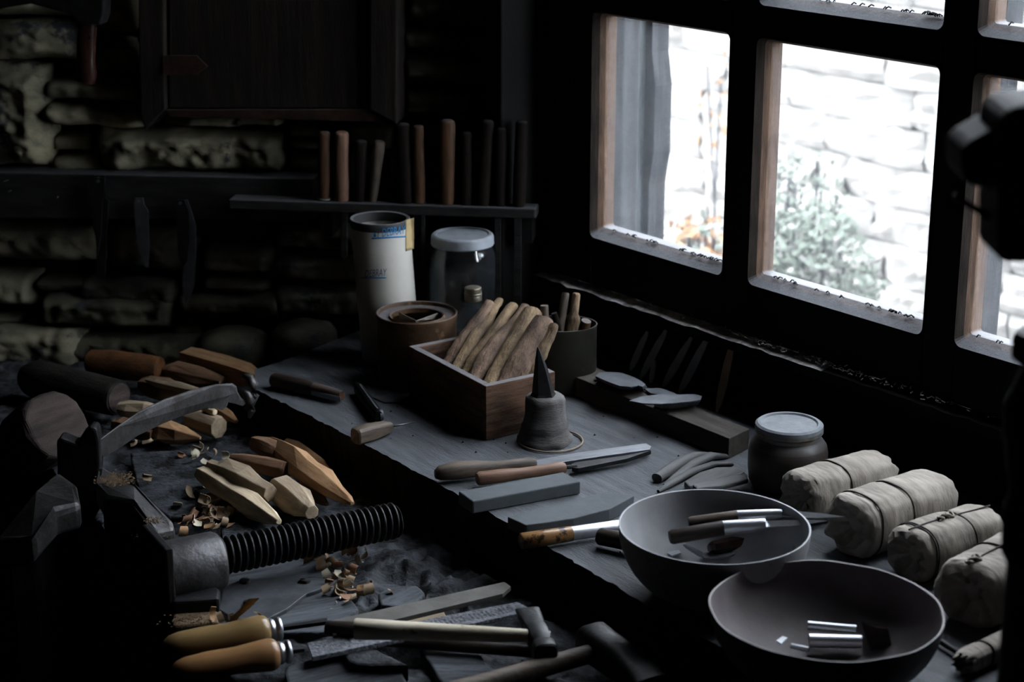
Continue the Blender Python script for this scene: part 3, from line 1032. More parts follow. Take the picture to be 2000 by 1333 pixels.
P1 = [(0, .86), (.03, .96), (.3, 1.0), (.8, .92), (.95, .93), (.985, .84), (1, .6)]
P2 = [(0, .78), (.04, .88), (.35, .93), (.7, 1.0), (.93, 1.0), (.98, .88), (1, .6)]
P3 = [(0, .6), (.1, .7), (.5, .85), (.8, 1.0), (.95, .98), (.985, .85), (1, .6)]
hs = [(621, 646, 386, 257, 0, P1, 'shelfwood', 'brown handle with a bright metal ring at its foot, leftmost on the shelf'),
      (653, 683, 389, 257, -1, P1, 'handle_p', 'lightest orange brown handle, second from the left on the shelf'),
      (689, 714, 390, 274, 4, P2, 'shelfwood_d', 'short dark handle on the shelf between two lighter ones'),
      (716, 740, 390, 275, 13, P3, 'handle_g', 'short greyish handle leaning right on the shelf'),
      (744, 764, 391, 300, 0, P1, 'shelfwood_d', 'low blackish handle almost lost behind the leaning one'),
      (777, 807, 391, 241, -6, P1, 'shelfwood_d', 'thick tall dark handle right of the leaning short one'),
      (808, 831, 392, 245, -3, P1, 'shelfwood', 'slim reddish brown handle beside the thick tall dark one'),
      (858, 889, 394, 234, 0, P2, 'shelfwood', 'broad tall brown handle alone near the middle of the shelf'),
      (900, 922, 395, 258, 0, P1, 'shelfwood_d', 'slim blackish handle right of the broad tall brown one'),
      (930, 956, 396, 235, 10, P1, 'shelfwood_d', 'tall dark handle leaning slightly right, third from the window corner'),
      (966, 988, 397, 250, 2, P2, 'shelfwood_d', 'dark handle next to the last one before the window corner'),
      (1000, 1026, 398, 236, 6, P1, 'shelfwood_d', 'last dark handle on the shelf, nearest the window corner')]
for i, h in enumerate(hs):
    o = stand(i, *h, e=.098 if i != 4 else .088)
    if i == 0:
        v, f = loft_data([(.001, 0, 0, .0089, .0083), (.003, 0, 0, .0089, .0083)], 16, 2.5)
        obj('ring', v, f, 'chrome', o)

# files hanging beneath the shelf
for i, (x0, x1, y0, y1, lb) in enumerate([(666, 678, 420, 500, 'short dark file hanging under the shelf left of the white tube'),
                                          (822, 830, 418, 520, 'thin dark file hanging under the shelf between tube and glass jar'),
                                          (966, 978, 424, 585, 'pale edged file hanging under the shelf right of the glass jar'),
                                          (1004, 1018, 424, 600, 'wide dark file hanging under the shelf near the window corner')]):
    kpoly('hanging_file', [(x0, y0 - 14), (x1, y0 - 14), (x1, y1), ((x0 + x1) / 2, y1 + 8), (x0, y1)], .110, .003, 'board', bevel=.0005, label=lb, cat='file', group='files hanging beneath the shelf')
# ================================================================ benches
# lower bench: a rough, broken, grimy top
lb_pts = [Vector((-1.25, 2.62, 0)), Vector((-1.25, 1.42, 0)), Vector((0.62, 1.10, 0)), Vector((0.30, 1.62, 0)), Vector((-0.30, 2.50, 0)), Vector((-0.34, 2.58, 0))]
nx, ny = 300, 330
X0, X1, Y0, Y1 = -1.25, 0.60, 1.42, 2.66
xs_ = [-1.25 + .5 * i / 30 for i in range(30)] + [-.75 + 1.0 * i / 250 for i in range(250)] + [.25 + .35 * i / 20 for i in range(21)]
ys_ = [1.42 + 1.24 * i / 330 for i in range(331)]
vs, fs, idx = [], [], {}


def low_h(x, y):
    q = Vector((x, y, 0))
    h = 0.005 * noise.noise(q * 14) + 0.0045 * noise.noise(q * 50) + 0.003 * noise.noise(q * 120)
    # broken, lumpy ground between the planks and the upper slab
    r = math.exp(-(((x + .10) / .10) ** 2 + ((y - 1.83) / .12) ** 2))
    t = noise.ridged_multi_fractal(Vector((x * 22, y * 9, 3)), 1, 2, 4, 1, 2)
    h += r * (0.017 * (t - 1.0) + .010 * noise.noise(q * 35) - 0.004)
    c = noise.noise(Vector((x * 9 + 5, y * 26, 9)))
    h -= 0.008 * max(0, c - .25) * 3
    return SLAB - .06 + h


ES = P(345, 1200, SLAB - .06)
EX = (P(776, 1016, SLAB - .014) - P(430, 1088, SLAB - .014)).normalized()
EY_LIM = P(100, 885, SLAB - .06).y


def inside(x, y):
    if (Vector((x, y, 0)) - ES).dot(EX) < -.0045 and y < EY_LIM:
        return False                           # the bench stops here, the vise hangs on this edge
    # stop short of the upper slab's body, the walls and the edge by the vise
    p = Vector((x, y, 0))
    return (p - W(-.16, 0)).dot(N) < -.02 and (p - CORNER).dot(BN) > 0.012


for j in range(ny + 1):
    for i in range(nx + 1):
        x, y = xs_[i], ys_[j]
        if inside(x, y):
            idx[(i, j)] = len(vs)
            d_ = (Vector((x, y, 0)) - ES).dot(EX)
            q_ = Vector((x, y, 0)) - EX * d_ if (d_ < 0 and y < EY_LIM) else Vector((x, y, 0))
            vs.append(Vector((q_.x, q_.y, low_h(x, y))))
for j in range(ny):
    for i in range(nx):
        q = [(i, j), (i + 1, j), (i + 1, j + 1), (i, j + 1)]
        if all(k in idx for k in q):
            fs.append([idx[k] for k in q])
k = len(vs)
edge = {}
for f in fs:
    for a, b in zip(f, f[1:] + f[:1]):
        edge[(a, b)] = 1
skirt, sk = [], {}
for (a, b) in list(edge):
    if (b, a) not in edge:
        for q in (a, b):
            if q not in sk:
                sk[q] = len(vs)
                vs.append(Vector((vs[q].x, vs[q].y, SLAB - .14)))
        fs.append([b, a, sk[a], sk[b]])
bench = empty('workbench', Matrix.Translation(Vector((-.3, 1.9, 0))))
tag(bench, 'rough blackened lower workbench covered with grime, chips and tools', 'workbench')
mb = MB()
mb.v, mb.f = vs, fs
world_obj('bench_top', mb, 'bench', bench, smooth=True, angle=60)
for x, y in ((-1.15, 1.52), (-1.15, 2.5), (.25, 1.52), (-.12, 1.52)):
    mb = MB().box(x - .05, x + .05, y - .05, y + .05, 0.0, SLAB - .13)
    world_obj('leg', mb, 'bench', bench)

# upper slab with a chipped front edge
FA, FB = P(500, 762), P(1600, 1372)
front = []
n_ = 150
for i in range(n_ + 1):
    t = i / n_
    p = FA.lerp(FB, t)
    # follow the slightly bowed edge of the photo
    bow = -0.012 * math.sin(math.pi * min(1, t * 1.25)) * 1.0
    q = Vector((p.x, p.y, 0)) + N * (bow * -1 + .003 * noise.noise(Vector((t * 30, 0, 0))) + .0028 * noise.noise(Vector((t * 120, 4, 0))))
    if .04 < t < .2:
        q += N * .006 * abs(noise.noise(Vector((t * 160, 8, 0))))
    front.append(Vector((q.x, q.y, SLAB)))
back = [W(1.75, SLAB, -.002), W(-.155, SLAB, -.002), K(.22, SLAB, .05), P(545, 708), P(497, 722)]
outl = front + [Vector((q.x, q.y, SLAB)) for q in back]
vs, fs = [], []
lo_ = []
bm = bmesh.new()
tv = [bm.verts.new(p) for p in outl]
bm.faces.new(tv)
r = bmesh.ops.extrude_face_region(bm, geom=list(bm.faces))
for v_ in r['geom']:
    if isinstance(v_, bmesh.types.BMVert):
        v_.co.z -= .058
        v_.co += N * random.uniform(.001, .007)
me = bpy.data.meshes.new('slab_top')
bmesh.ops.triangulate(bm, faces=[f for f in bm.faces if len(f.verts) > 4])
bmesh.ops.recalc_face_normals(bm, faces=bm.faces)
mwS = frame(FA, FB)
mwS.translation = FA
bm.transform(mwS.inverted())
bm.to_mesh(me)
bm.free()
me.materials.append(M['slab'])
me.materials.append(M['slabside'])
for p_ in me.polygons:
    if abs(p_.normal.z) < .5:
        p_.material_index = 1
slab = bpy.data.objects.new('work_slab', me)
COL.objects.link(slab)
slab.matrix_world = mwS
tag(slab, 'thick dusty grey work slab with chipped front edge under the window', 'slab')
bv = slab.modifiers.new('bevel', 'BEVEL')
bv.width, bv.segments, bv.limit_method = .0022, 2, 'ANGLE'

# seams scored across the slab and crumbs lying on it
mb = MB()
for i in range(70):
    px, py = random.choice([(830, 820), (700, 860), (880, 930), (1180, 860), (1230, 1000), (1150, 1110), (1300, 870), (1450, 905), (760, 775), (980, 870), (1350, 1290), (1700, 1300)])
    p = P(px + random.gauss(0, 50), py + random.gauss(0, 24), SLAB)
    if (p - FA).dot(N) < .015:
        continue
    s_ = random.uniform(.0008, .0022)
    v = [p + Vector((random.uniform(-1, 1), random.uniform(-1, 1), random.uniform(-.05, 1))) * s_ for _ in range(5)]
    v = [p + Vector((s_, 0, 0)), p + Vector((-s_ * .5, s_ * .9, 0)), p + Vector((-s_ * .7, -s_ * .8, 0)), p + Vector((0, 0, s_ * 1.1))]
    mb.add(v, [[0, 1, 2], [0, 1, 3], [1, 2, 3], [2, 0, 3]])
tag(world_obj('grit', mb, 'bark'), 'black crumbs of grit scattered over the dusty work slab', 'grit', kind='stuff')

# planks and scraps let into the lower bench
LZ = SLAB - .06
flat('plank', [(255, 885), (400, 876), (505, 1010), (330, 1010), (270, 960)], LZ + .006, .012, 'bench', 'dark blue grey plank between the vise and the carved blanks', 'plank', bevel=.002, jag=.0012)
flat('plank', [(396, 1108), (612, 1068), (700, 1190), (640, 1235), (400, 1240)], LZ + .008, .014, 'plank', 'flat grey plank under the large screw of the vise', 'plank', bevel=.002, jag=.0008)
flat('plank', [(430, 1030), (520, 1000), (560, 1040), (540, 1075), (440, 1080)], LZ + .010, .014, 'bench', 'short dark plank end behind the screw near the sleeve', 'plank', bevel=.003, jag=.001)
flat('wood_scrap', [(738, 1160), (770, 1144), (812, 1143), (832, 1160), (800, 1186), (745, 1182)], LZ + .016, .022, 'plank', 'short pale grey wood scrap poking out behind the flat file', 'wood scrap', bevel=.002, jag=.001)
flat('wood_scrap', [(745, 1208), (862, 1186), (880, 1215), (770, 1240)], LZ + .008, .014, 'blank_g', 'pale wood scrap under the flat file and rasp', 'wood scrap', bevel=.002)
flat('wood_scrap', [(820, 1262), (930, 1262), (985, 1350), (870, 1350)], LZ + .010, .016, 'plank', 'grey board end below the small hammer', 'wood scrap', bevel=.002, jag=.001)
flat('wood_scrap', [(555, 1302), (640, 1278), (765, 1280), (805, 1345), (560, 1370)], LZ + .012, .02, 'plank', 'split grey board at the bottom edge beside the file handles', 'wood scrap', bevel=.003, jag=.0016)
flat('wood_scrap', [(640, 1262), (735, 1268), (800, 1300), (700, 1300)], LZ + .020, .02, 'bench', 'dark rough splinter of wood under the rasp', 'wood scrap', bevel=.003, jag=.002)
flat('blade_plate', [(428, 1190), (436, 1148), (470, 1133), (560, 1127), (662, 1130), (640, 1146), (598, 1160), (560, 1190), (520, 1210), (470, 1217)], LZ + .0125, .004, 'blank_steel', 'broad dark metal plate with pointed end lying on the grey plank', 'metal plate', bevel=.0006)
for i, (x, y) in enumerate([(478, 1138), (596, 1137), (486, 1180)]):
    p = P(x, y, LZ + .0125)
    v, f = loft_data([(0, 0, 0, .006, .006), (.003, 0, 0, .0055, .0055), (.004, 0, 0, .003, .003)], 12)
    o = obj('nut', v, f, 'iron', mw=frame(p, p + Z3), smooth=True, angle=50)
    tag(o, ['dark round nut on the metal plate below the screw sleeve', 'dark round nut near the pointed end of the metal plate', 'dark round nut on the near edge of the metal plate'][i], 'nut')

# dark boulder-like stones on the lower bench by the wall
for (x, y, rx, ry, rz, lb) in [(462, 690, .052, .045, .036, 'rounded grey stone resting at the foot of the wall behind the slab'), (600, 668, .045, .04, .03, 'dark rounded stone beside the grey one at the wall foot')]:
    c = KP(x, y - 4, .075)
    nb, vs2, fs2 = 28, [], []
    v, f = lathe_data([(0, -1), (.5, -.92), (.85, -.6), (1, -.1), (.97, .35), (.8, .72), (.45, .93), (0, 1)], 28)
    v = [Vector((q[0] * rx * (1.15 if q[0] < 0 else 1), q[1] * ry, q[2] * rz)) for q in v]
    v = [q + q.normalized() * .004 * noise.noise(q * 40 + Vector((x, 0, 0))) for q in v]
    o = obj('stone', v, f, 'stone', smooth=True, mw=Matrix.Translation(c))
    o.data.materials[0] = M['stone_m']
    tag(o, lb, 'stone')
# ================================================================ vise and the left side of the lower bench
BZ = SLAB - .06
vise = empty('leg_vise', Matrix.Translation(P(330, 1200, BZ)))
tag(vise, 'big black iron vise with a thick threaded screw at the lower left', 'vise')
sA, sL, sK = along((430, 1088), (776, 1016), BZ + .046)     # screw axis
SX = (P(776, 1016, BZ + .046) - P(430, 1088, BZ + .046)).normalized()
SY = Vector((-SX.y, SX.x, 0))
inv_v = vise.matrix_world.inverted()


def vpart(name, v, f, m, **kw):
    return obj(name, [inv_v @ (sA @ Vector(q)) for q in v], f, m, vise, **kw)


secs = []
R_, pitch = .0205, .0076
nt_ = int(sL / pitch)
vs, fs = [], []
seg, spt = 40, 8                               # real helical thread
tot = nt_ * spt
for k in range(tot + 1):
    for i in range(seg):
        ph = k / spt + i / seg
        fr_ = ph % 1.0
        rr = R_ - .0052 * (0.5 + 0.5 * math.cos(2 * math.pi * fr_)) ** 1.7
        a = 2 * math.pi * i / seg
        if k > tot - 4:
            rr = min(rr, R_ - .001 * (k - tot + 4))
        vs.append((k * pitch / spt, rr * math.cos(a), rr * math.sin(a)))
for k in range(tot):
    for i in range(seg):
        j = (i + 1) % seg
        fs.append([k * seg + i, k * seg + j, (k + 1) * seg + j, (k + 1) * seg + i])
fs += [list(range(seg))[::-1], [len(vs) - seg + i for i in range(seg)]]
vpart('screw', vs, fs, 'iron', smooth=True, angle=60)
v, f = loft_data([(-.062, 0, -.004, .030, .030), (-.060, 0, -.004, .0318, .0318), (-.006, 0, -.004, .0318, .0318), (-.001, 0, -.004, .029, .029), (.0005, 0, -.004, .022, .022)], 40)
vpart('screw_sleeve', v, f, 'castiron', smooth=True, angle=40)
mb = MB().box(-.070, -.061, -.035, .04, -.13, .036)
vpart('flange', mb.v, mb.f, 'iron', bevel=.002)
mb = MB().box(-.062, -.005, -.044, .01, -.050, -.034)
o = vpart('guide_bar', mb.v, mb.f, 'iron', bevel=.003)


def vtower(name, secs, m, n=20, pw=4.0, **kw):
    """upright body: sections (z, cx along screw, cy, half width along screw, half depth)"""
    vs, fs = [], []
    for z, cx, cy, hx, hy in secs:
        for i in range(n):
            a = 2 * math.pi * (i + .5) / n
            c, s_ = math.cos(a), math.sin(a)
            p = SO + SX * (cx + math.copysign(abs(c) ** (2 / pw), c) * hx) + SY * (cy + math.copysign(abs(s_) ** (2 / pw), s_) * hy)
            vs.append(inv_v @ Vector((p.x, p.y, z)))
    for k in range(len(secs) - 1):
        for i in range(n):
            j = (i + 1) % n
            fs.append([k * n + i, k * n + j, (k + 1) * n + j, (k + 1) * n + i])
    fs += [list(range(n))[::-1], [len(vs) - n + i for i in range(n)]]
    return obj(name, vs, fs, m, vise, smooth=True, angle=35, **kw)


SO = sA.translation
# rear jaw beside the sleeve, its head flaring towards the viewer's right


def wpoly(name, base, z, px, th, m, parent=None, **kw):
    pts = [P(x, y, zz) for x, y, zz in px]
    mb = MB()
    n = len(pts)
    mb.hexa([p - Z3 * th for p in pts], pts)
    return world_obj(name, mb, m, parent, **kw)


# the jaw heads: sloping wedges
wpoly('jaw_head', None, 0, [(192, 905, BZ + .105), (262, 940, BZ + .100), (340, 1018, BZ + .070), (342, 1036, BZ + .064), (300, 1044, BZ + .066), (256, 985, BZ + .088), (204, 974, BZ + .090), (186, 940, BZ + .10)], .030, 'castiron', vise, bevel=.006)
wpoly('rear_jaw', None, 0, [(196, 925, BZ + .075), (262, 960, BZ + .072), (335, 1035, BZ + .045), (334, 1056, BZ + .045), (300, 1062, BZ + .045), (256, 1012, BZ + .062), (204, 1000, BZ + .065)], .60, 'iron', vise, bevel=.004)
wpoly('jaw_head', None, 0, [(112, 918, BZ + .10), (150, 945, BZ + .098), (158, 985, BZ + .09), (110, 1000, BZ + .088), (62, 1052, BZ + .068), (40, 1062, BZ + .060), (-20, 1056, BZ + .055), (0, 1042, BZ + .06), (68, 965, BZ + .092)], .030, 'castiron', vise, bevel=.006)
wpoly('front_jaw', None, 0, [(112, 945, BZ + .07), (146, 965, BZ + .068), (154, 1004, BZ + .06), (112, 1022, BZ + .06), (70, 1070, BZ + .045), (20, 1085, BZ + .040), (-70, 1085, BZ + .04), (0, 1060, BZ + .045)], .60, 'iron', vise, bevel=.004)
sd = MB()
for (cx, cy, z_, rx, n_) in [(300, 1018, BZ + .082, .008, 90), (228, 938, BZ + .1045, .017, 420), (295, 1050, BZ + .068, .012, 120), (370, 1212, BZ + .012, .018, 150)]:
    c = P(cx, cy, z_)
    for i in range(n_):
        q = c + Vector((random.gauss(0, rx * .6), random.gauss(0, rx * .5), random.uniform(-.001, .002)))
        s_ = random.uniform(.0006, .0014)
        sd.add([q + Vector((s_, 0, 0)), q + Vector((-s_, s_, 0)), q + Vector((-s_, -s_, 0)), q + Vector((0, 0, s_))], [[0, 1, 2], [0, 1, 3], [1, 2, 3], [2, 0, 3]])
tag(world_obj('sawdust', sd, 'sawdust'), 'pale sawdust lying on the jaws and blocks of the black vise', 'sawdust', kind='stuff')

# iron holder clamped upright in the vise, carrying the hooked paring blade
hold = empty('paring_knife', Matrix.Translation(P(150, 960, BZ + .10)))
tag(hold, 'large curved paring blade hooked into an iron ring and pivoting in the vise', 'paring knife')
YB = P(200, 985, BZ + .06).y


def yhit(px, py, y):
    return hit(px, py, Vector((0, y, 0)), Vector((0, 1, 0)))


def yplate(name, poly, y0, y1, th, m, parent, bevel=.0008, xr=None):
    """upright plate whose depth runs from y0 (left end) to y1 (right end)"""
    xs = [p[0] for p in poly]
    xa, xb = min(xs), max(xs)
    fr_, bk = [], []
    for x, y in poly:
        yy = y0 + (y1 - y0) * (x - xa) / (xb - xa)
        p = yhit(x, y, yy)
        fr_.append(p)
        bk.append(p + Vector((0, th, 0)))
    mb = MB().hexa(fr_, bk)
    return world_obj(name, mb, m, parent, bevel=bevel)


yplate('clamp_post', [(110, 862), (118, 855), (150, 868), (160, 850), (176, 834), (188, 838), (193, 862), (195, 905), (192, 1000), (170, 1040), (128, 1040), (112, 990)], YB + .01, YB + .012, .022, 'iron', hold, .003)
bl = yplate('blade', [(194, 892), (196, 858), (230, 833), (270, 806), (320, 782), (370, 765), (420, 753), (452, 751), (461, 757), (463, 768), (470, 780), (482, 788), (474, 795), (458, 790), (445, 787), (443, 795), (434, 803), (425, 799), (400, 800), (360, 812), (320, 828), (270, 852), (225, 882), (205, 893)], YB + .018, YB + .26, .006, 'castiron', hold, .0012)
pts = [yhit(x, y, YB + .268) for x, y in [(474, 733), (487, 738), (496, 752), (497, 772), (490, 790), (478, 800)]]
v, f = tube_data(pts, [.002, .0055, .0062, .0062, .005, .0025], 10)
world_obj('hook', MB().add(v, f), 'castiron', hold, smooth=True)
pts = [yhit(x, y, YB + .262) for x, y in [(470, 762), (482, 770), (490, 785), (492, 802), (486, 816)]]
v, f = tube_data(pts, [.0025, .005, .0058, .005, .0025], 10)
world_obj('hook', MB().add(v, f), 'castiron', hold, smooth=True)
# staple that holds the hook to the bench
a = P(492, 830, BZ)
v, f = tube_data([a, a + Z3 * .02 + Vector((.001, 0, 0)), yhit(490, 795, YB + .266)], [.006, .0045, .004], 10)
world_obj('staple', MB().add(v, f), 'iron', hold, smooth=True)

# big stump behind the vise
st = MB()
c = P(104, 905, BZ)
v, f = loft_data([(-.060, 0, 0, .036, .036), (-.055, 0, 0, .042, .042), (-.02, 0, 0, .047, .045), (.012, 0, 0, .047, .045), (.018, 0, 0, .044, .042)], 16, 2.4, jit=.03)
o = obj('wooden_block', v, f, 'stump', mw=frame(c + Z3 * .045, c + Z3 * .045 + Vector((.62, -.42, .50))), bevel=.003)
tag(o, 'large reddish grey rounded wooden block standing behind the vise', 'wooden block')

# logs at the back
rod('log', (62, 738), (232, 778), BZ + .034, [(-.06, 26), (0, 34), (.12, 40), (.4, 38), (.7, 37), (.97, 36), (1.0, 33)], 'bark', n=22, jit=.035, label='thick black bark covered log lying by the wall at far left', cat='log')
lg = S.objects['log']
v, f = loft_data([(0, 0, 0, .0205, .0205), (.0012, 0, 0, .020, .020)], 20)
mw_, L_, k_ = along((62, 738), (232, 778), BZ + .034)
obj('cut_end', [(q[0] + L_ * 1.0, q[1], q[2]) for q in v], f, 'stump', lg)
rod('log', (178, 708), (312, 722), BZ + .036, [(-.03, 20), (0, 25), (.3, 29), (.8, 27), (.98, 25), (1.0, 24)], 'rustlog', n=18, jit=.02, label='rust brown peeled log lying behind the carved blanks', cat='log')

# ---------------------------------------------------------------- carved wooden blanks
BG = 'carved handle blanks heaped on the lower bench'


def blank(pa, pb, z, prof, m, lb, n=7, z2=None, flatz=.95, rot=.3, bend=0.0, end=None, jit=.13):
    prof = [(t, r * 1.14) for t, r in prof]
    o = rod('carved_blank', pa, pb, z, prof, m, n=n, z2=z2, smooth=False, jit=jit, flatz=flatz, bend=bend, rot=rot, label=lb, cat='wooden blank', group=BG)
    b = o.modifiers.new('bevel', 'BEVEL')
    b.width, b.segments, b.limit_method = .0006, 1, 'ANGLE'
    return o


# far heap
blank((364, 698), (502, 738), BZ + .042, [(0, 21), (.1, 22), (.5, 24), (.85, 22), (.97, 15), (1, 10)], 'blank_o', 'long orange blank with squared sides topmost at the back of the far heap', n=4, rot=.9, flatz=1.0, jit=.03)
blank((326, 724), (436, 748), BZ + .030, [(0, 13), (.15, 20), (.6, 20), (.9, 14), (1, 11)], 'blank_b', 'dark brown blank with a cut round end in the middle of the far heap', n=8)
blank((276, 752), (392, 778), BZ + .028, [(0, 12), (.15, 19), (.45, 22), (.75, 14), (1, 7)], 'blank_b', 'split topped brown blank lying between rust log and curved blade', n=6)
blank((284, 742), (400, 768), BZ + .044, [(0, 3), (.2, 9), (.6, 10), (1, 6)], 'blank_g', 'thin pale splinter blank lying on the split topped one', n=5)
blank((232, 798), (330, 806), BZ + .026, [(0, 12), (.2, 18), (.55, 18), (.8, 12), (1, 8)], 'blank_g', 'greenish grey blank lying right of the black log end', n=7)
blank((224, 828), (300, 850), BZ + .018, [(0, 10), (.2, 16), (.7, 16), (1, 9)], 'blank_b', 'brown blank half hidden under the left part of the curved blade', n=6)
blank((292, 838), (392, 856), BZ + .020, [(0, 14), (.3, 22), (.6, 20), (.8, 11), (1, 3)], 'blank_o', 'orange brown blank with pointed tip under the curved blade', n=6)
blank((372, 818), (428, 836), BZ + .024, [(0, 18), (.5, 20), (.95, 20), (1, 19)], 'blank_g', 'stubby blank with a pale octagonal cut end under the curved blade', n=8, flatz=1.0, jit=.03)
blank((424, 800), (462, 824), BZ + .020, [(0, 14), (.5, 13), (1, 4)], 'blank_o', 'small pointed blank just below the hook of the curved blade', n=6)
blank((398, 798), (420, 806), BZ + .042, [(0, 6), (.5, 8), (1, 6)], 'blank_l', 'tiny pale peg lying under the blade beside the octagonal end', n=6)
# near heap
blank((524, 862), (688, 984), BZ + .034, [(0, 8), (.06, 16), (.2, 22), (.35, 27), (.5, 24), (.65, 24), (.82, 17), (.95, 9), (1, 4)], 'blank_o', 'longest orange blank with pale top, pointed at its near right end', n=6, rot=.6)
blank((498, 866), (545, 885), BZ + .034, [(0, 14), (.4, 20), (.8, 18), (1, 14)], 'blank_b', 'reddish brown blank end with bark at the far left of the near heap', n=7)
blank((560, 862), (640, 915), BZ + .020, [(0, 6), (.3, 14), (.8, 12), (1, 3)], 'blank_o', 'dark orange blank behind the longest one in the near heap', n=5)
blank((452, 896), (562, 920), BZ + .028, [(0, 8), (.2, 14), (.6, 16), (.96, 17), (1, 16)], 'blank_b', 'brown blank with flat pale cut end right of the whitish pair', n=8, flatz=1.0)
blank((410, 908), (528, 964), BZ + .034, [(0, 11), (.12, 13), (.25, 23), (.6, 27), (.82, 20), (1, 15)], 'blank_g', 'broad greenish grey blank behind the whitest one', n=6, rot=.2)
blank((392, 924), (545, 1020), BZ + .024, [(0, 13), (.08, 18), (.3, 24), (.5, 21), (.68, 25), (.88, 15), (1, 6)], 'blank_l', 'whitest freshly cut blank, nearest of the pair beside the shavings', n=6, rot=.1)
blank((540, 950), (610, 1002), BZ + .026, [(0, 18), (.15, 27), (.5, 31), (.75, 22), (.88, 14), (1, 13)], 'blank_g', 'short fat blank narrowing to a neck just above the screw', n=7)
blank((590, 948), (638, 985), BZ + .018, [(0, 10), (.5, 14), (1, 5)], 'blank_b', 'small dark brown blank tucked beneath the longest orange one', n=6)

# ---------------------------------------------------------------- shavings and chips
SG = 'wood shavings and chips on the lower bench'


def curl(px, py, L_, w_, turns, yaw, m, lb, z=BZ + .006, th=.0005, tip=0.0):
    n = 14
    vs = []
    R0 = L_ / max(.4, turns * 2 * math.pi)
    for k in range(n + 1):
        a = turns * 2 * math.pi * k / n
        r = R0 * (1 - .35 * k / n)
        x, z_ = math.sin(a) * r, (1 - math.cos(a)) * r
        sk_ = .15 * w_ * k / n
        ww = w_ * (.75 + .25 * math.sin(math.pi * k / n))
        for yy, dr in ((-ww / 2 + sk_, 0), (ww / 2 + sk_, 0), (ww / 2 + sk_, th), (-ww / 2 + sk_, th)):
            vs.append((x - math.sin(a) * dr, yy, z_ + math.cos(a) * dr))
    fs = []
    for k in range(n):
        for i in range(4):
            fs.append([k * 4 + i, k * 4 + (i + 1) % 4, k * 4 + 4 + (i + 1) % 4, k * 4 + 4 + i])
    fs += [[0, 1, 2, 3], [n * 4 + i for i in (3, 2, 1, 0)]]
    p = P(px, py, z)
    q = frame(p, p + Vector((math.cos(yaw), math.sin(yaw), tip)))
    q = q @ Matrix.Rotation(random.uniform(-.5, .5), 4, 'X')
    o = obj('wood_shaving', vs, fs, m, mw=q, smooth=True, angle=50)
    tag(o, lb, 'wood shaving', SG)


def chips(spec):
    for cx, cy, sx, sy, n, lb, z in spec:
        for i in range(n):
            curl(random.gauss(cx, sx), random.gauss(cy, sy), random.uniform(.014, .032), random.uniform(.006, .014), random.uniform(.08, .5),
                 random.uniform(0, 6.28), random.choice(['shaving', 'shaving', 'shaving_r', 'shaving_w', 'blank_o']), lb, z + random.uniform(.001, .005))


chips([(428, 985, 34, 15, 32, 'small curled shaving in the scatter above the screw sleeve', BZ + .006),
       (405, 1020, 34, 10, 24, 'small chip in the heap just above the screw sleeve', BZ + .006),
       (640, 1096, 28, 17, 34, 'broad pale chip in the heap under the middle of the screw', BZ + .006),
       (680, 1150, 28, 16, 24, 'chip in the loose pile right of the metal plate point', BZ + .006),
       (395, 892, 22, 10, 9, 'chip left of the near heap of blanks', BZ + .006),
       (470, 1225, 30, 10, 10, 'chip among sawdust beside the upper file handle', BZ + .008)])
curl(255, 872, .018, .008, .2, .2, 'shaving', 'blocky chip beside the foot of the curved blade', BZ + .014, .003)
curl(278, 868, .022, .009, .1, .1, 'shaving', 'longer blocky chip right of the one at the curved blade foot', BZ + .014, .004)
curl(288, 940, .018, .012, .5, 1.9, 'shaving', 'folded brown chip alone on the dark blue plank', BZ + .014)
curl(395, 985, .020, .016, .25, 1.2, 'shaving', 'upright square chip standing at the plank edge by the scatter', BZ + .016)
curl(373, 895, .024, .006, .35, -1.0, 'shaving_w', 'white strip curling beside the whitish blanks', BZ + .012)
curl(458, 992, .022, .003, .8, .4, 'shaving_w', 'thin white ringlet left of the whitest blank', BZ + .010)
curl(506, 1000, .020, .007, .7, .9, 'shaving_r', 'red brown curl against the whitest blank', BZ + .010)
curl(645, 1190, .018, .003, .3, .0, 'shaving_w', 'small pale curl on the grey plank near the flat file', BZ + .012)
curl(663, 1172, .006, .006, .5, .0, 'shaving_w', 'small pale ring shaped chip right of the metal plate', BZ + .012)
# tall curled shaving standing by the file handle
pts = [P(450, 1232, BZ + .01), P(452, 1222, BZ + .02), P(458, 1207, BZ + .03), P(478, 1190, BZ + .045), P(496, 1170, BZ + .058)]
mb = MB()
n = len(pts)
for s_ in (0, 1):
    for k, p in enumerate(pts):
        h_ = Vector((.0045, .001, 0)) * (.7 + .3 * k / n * 2)
        mb.v += [p - h_ + Vector((0, .0006 * s_, 0)), p + h_ + Vector((0, .0006 * s_, 0))]
for k in range(n - 1):
    for o_ in (0, 2 * n):
        a = 2 * k + o_
        mb.f.append([a, a + 1, a + 3, a + 2])
    mb.f += [[2 * k, 2 * k + 2, 2 * n + 2 * k + 2, 2 * n + 2 * k], [2 * k + 1, 2 * k + 3, 2 * n + 2 * k + 3, 2 * n + 2 * k + 1]]
tag(world_obj('wood_shaving', mb, 'shaving', smooth=True), 'tall ribbon shaving rising above the upper file handle', 'wood shaving', SG)

# iron blocks under the sleeve
flat('iron_block', [(338, 1140), (405, 1132), (430, 1152), (428, 1170), (338, 1176)], BZ + .026, .026, 'iron', 'dark iron block under the screw sleeve', 'iron block', bevel=.003)
flat('iron_block', [(338, 1190), (420, 1188), (432, 1200), (428, 1216), (338, 1222)], BZ + .012, .018, 'sawdust', 'low block covered with sawdust under the iron block', 'block', bevel=.003)

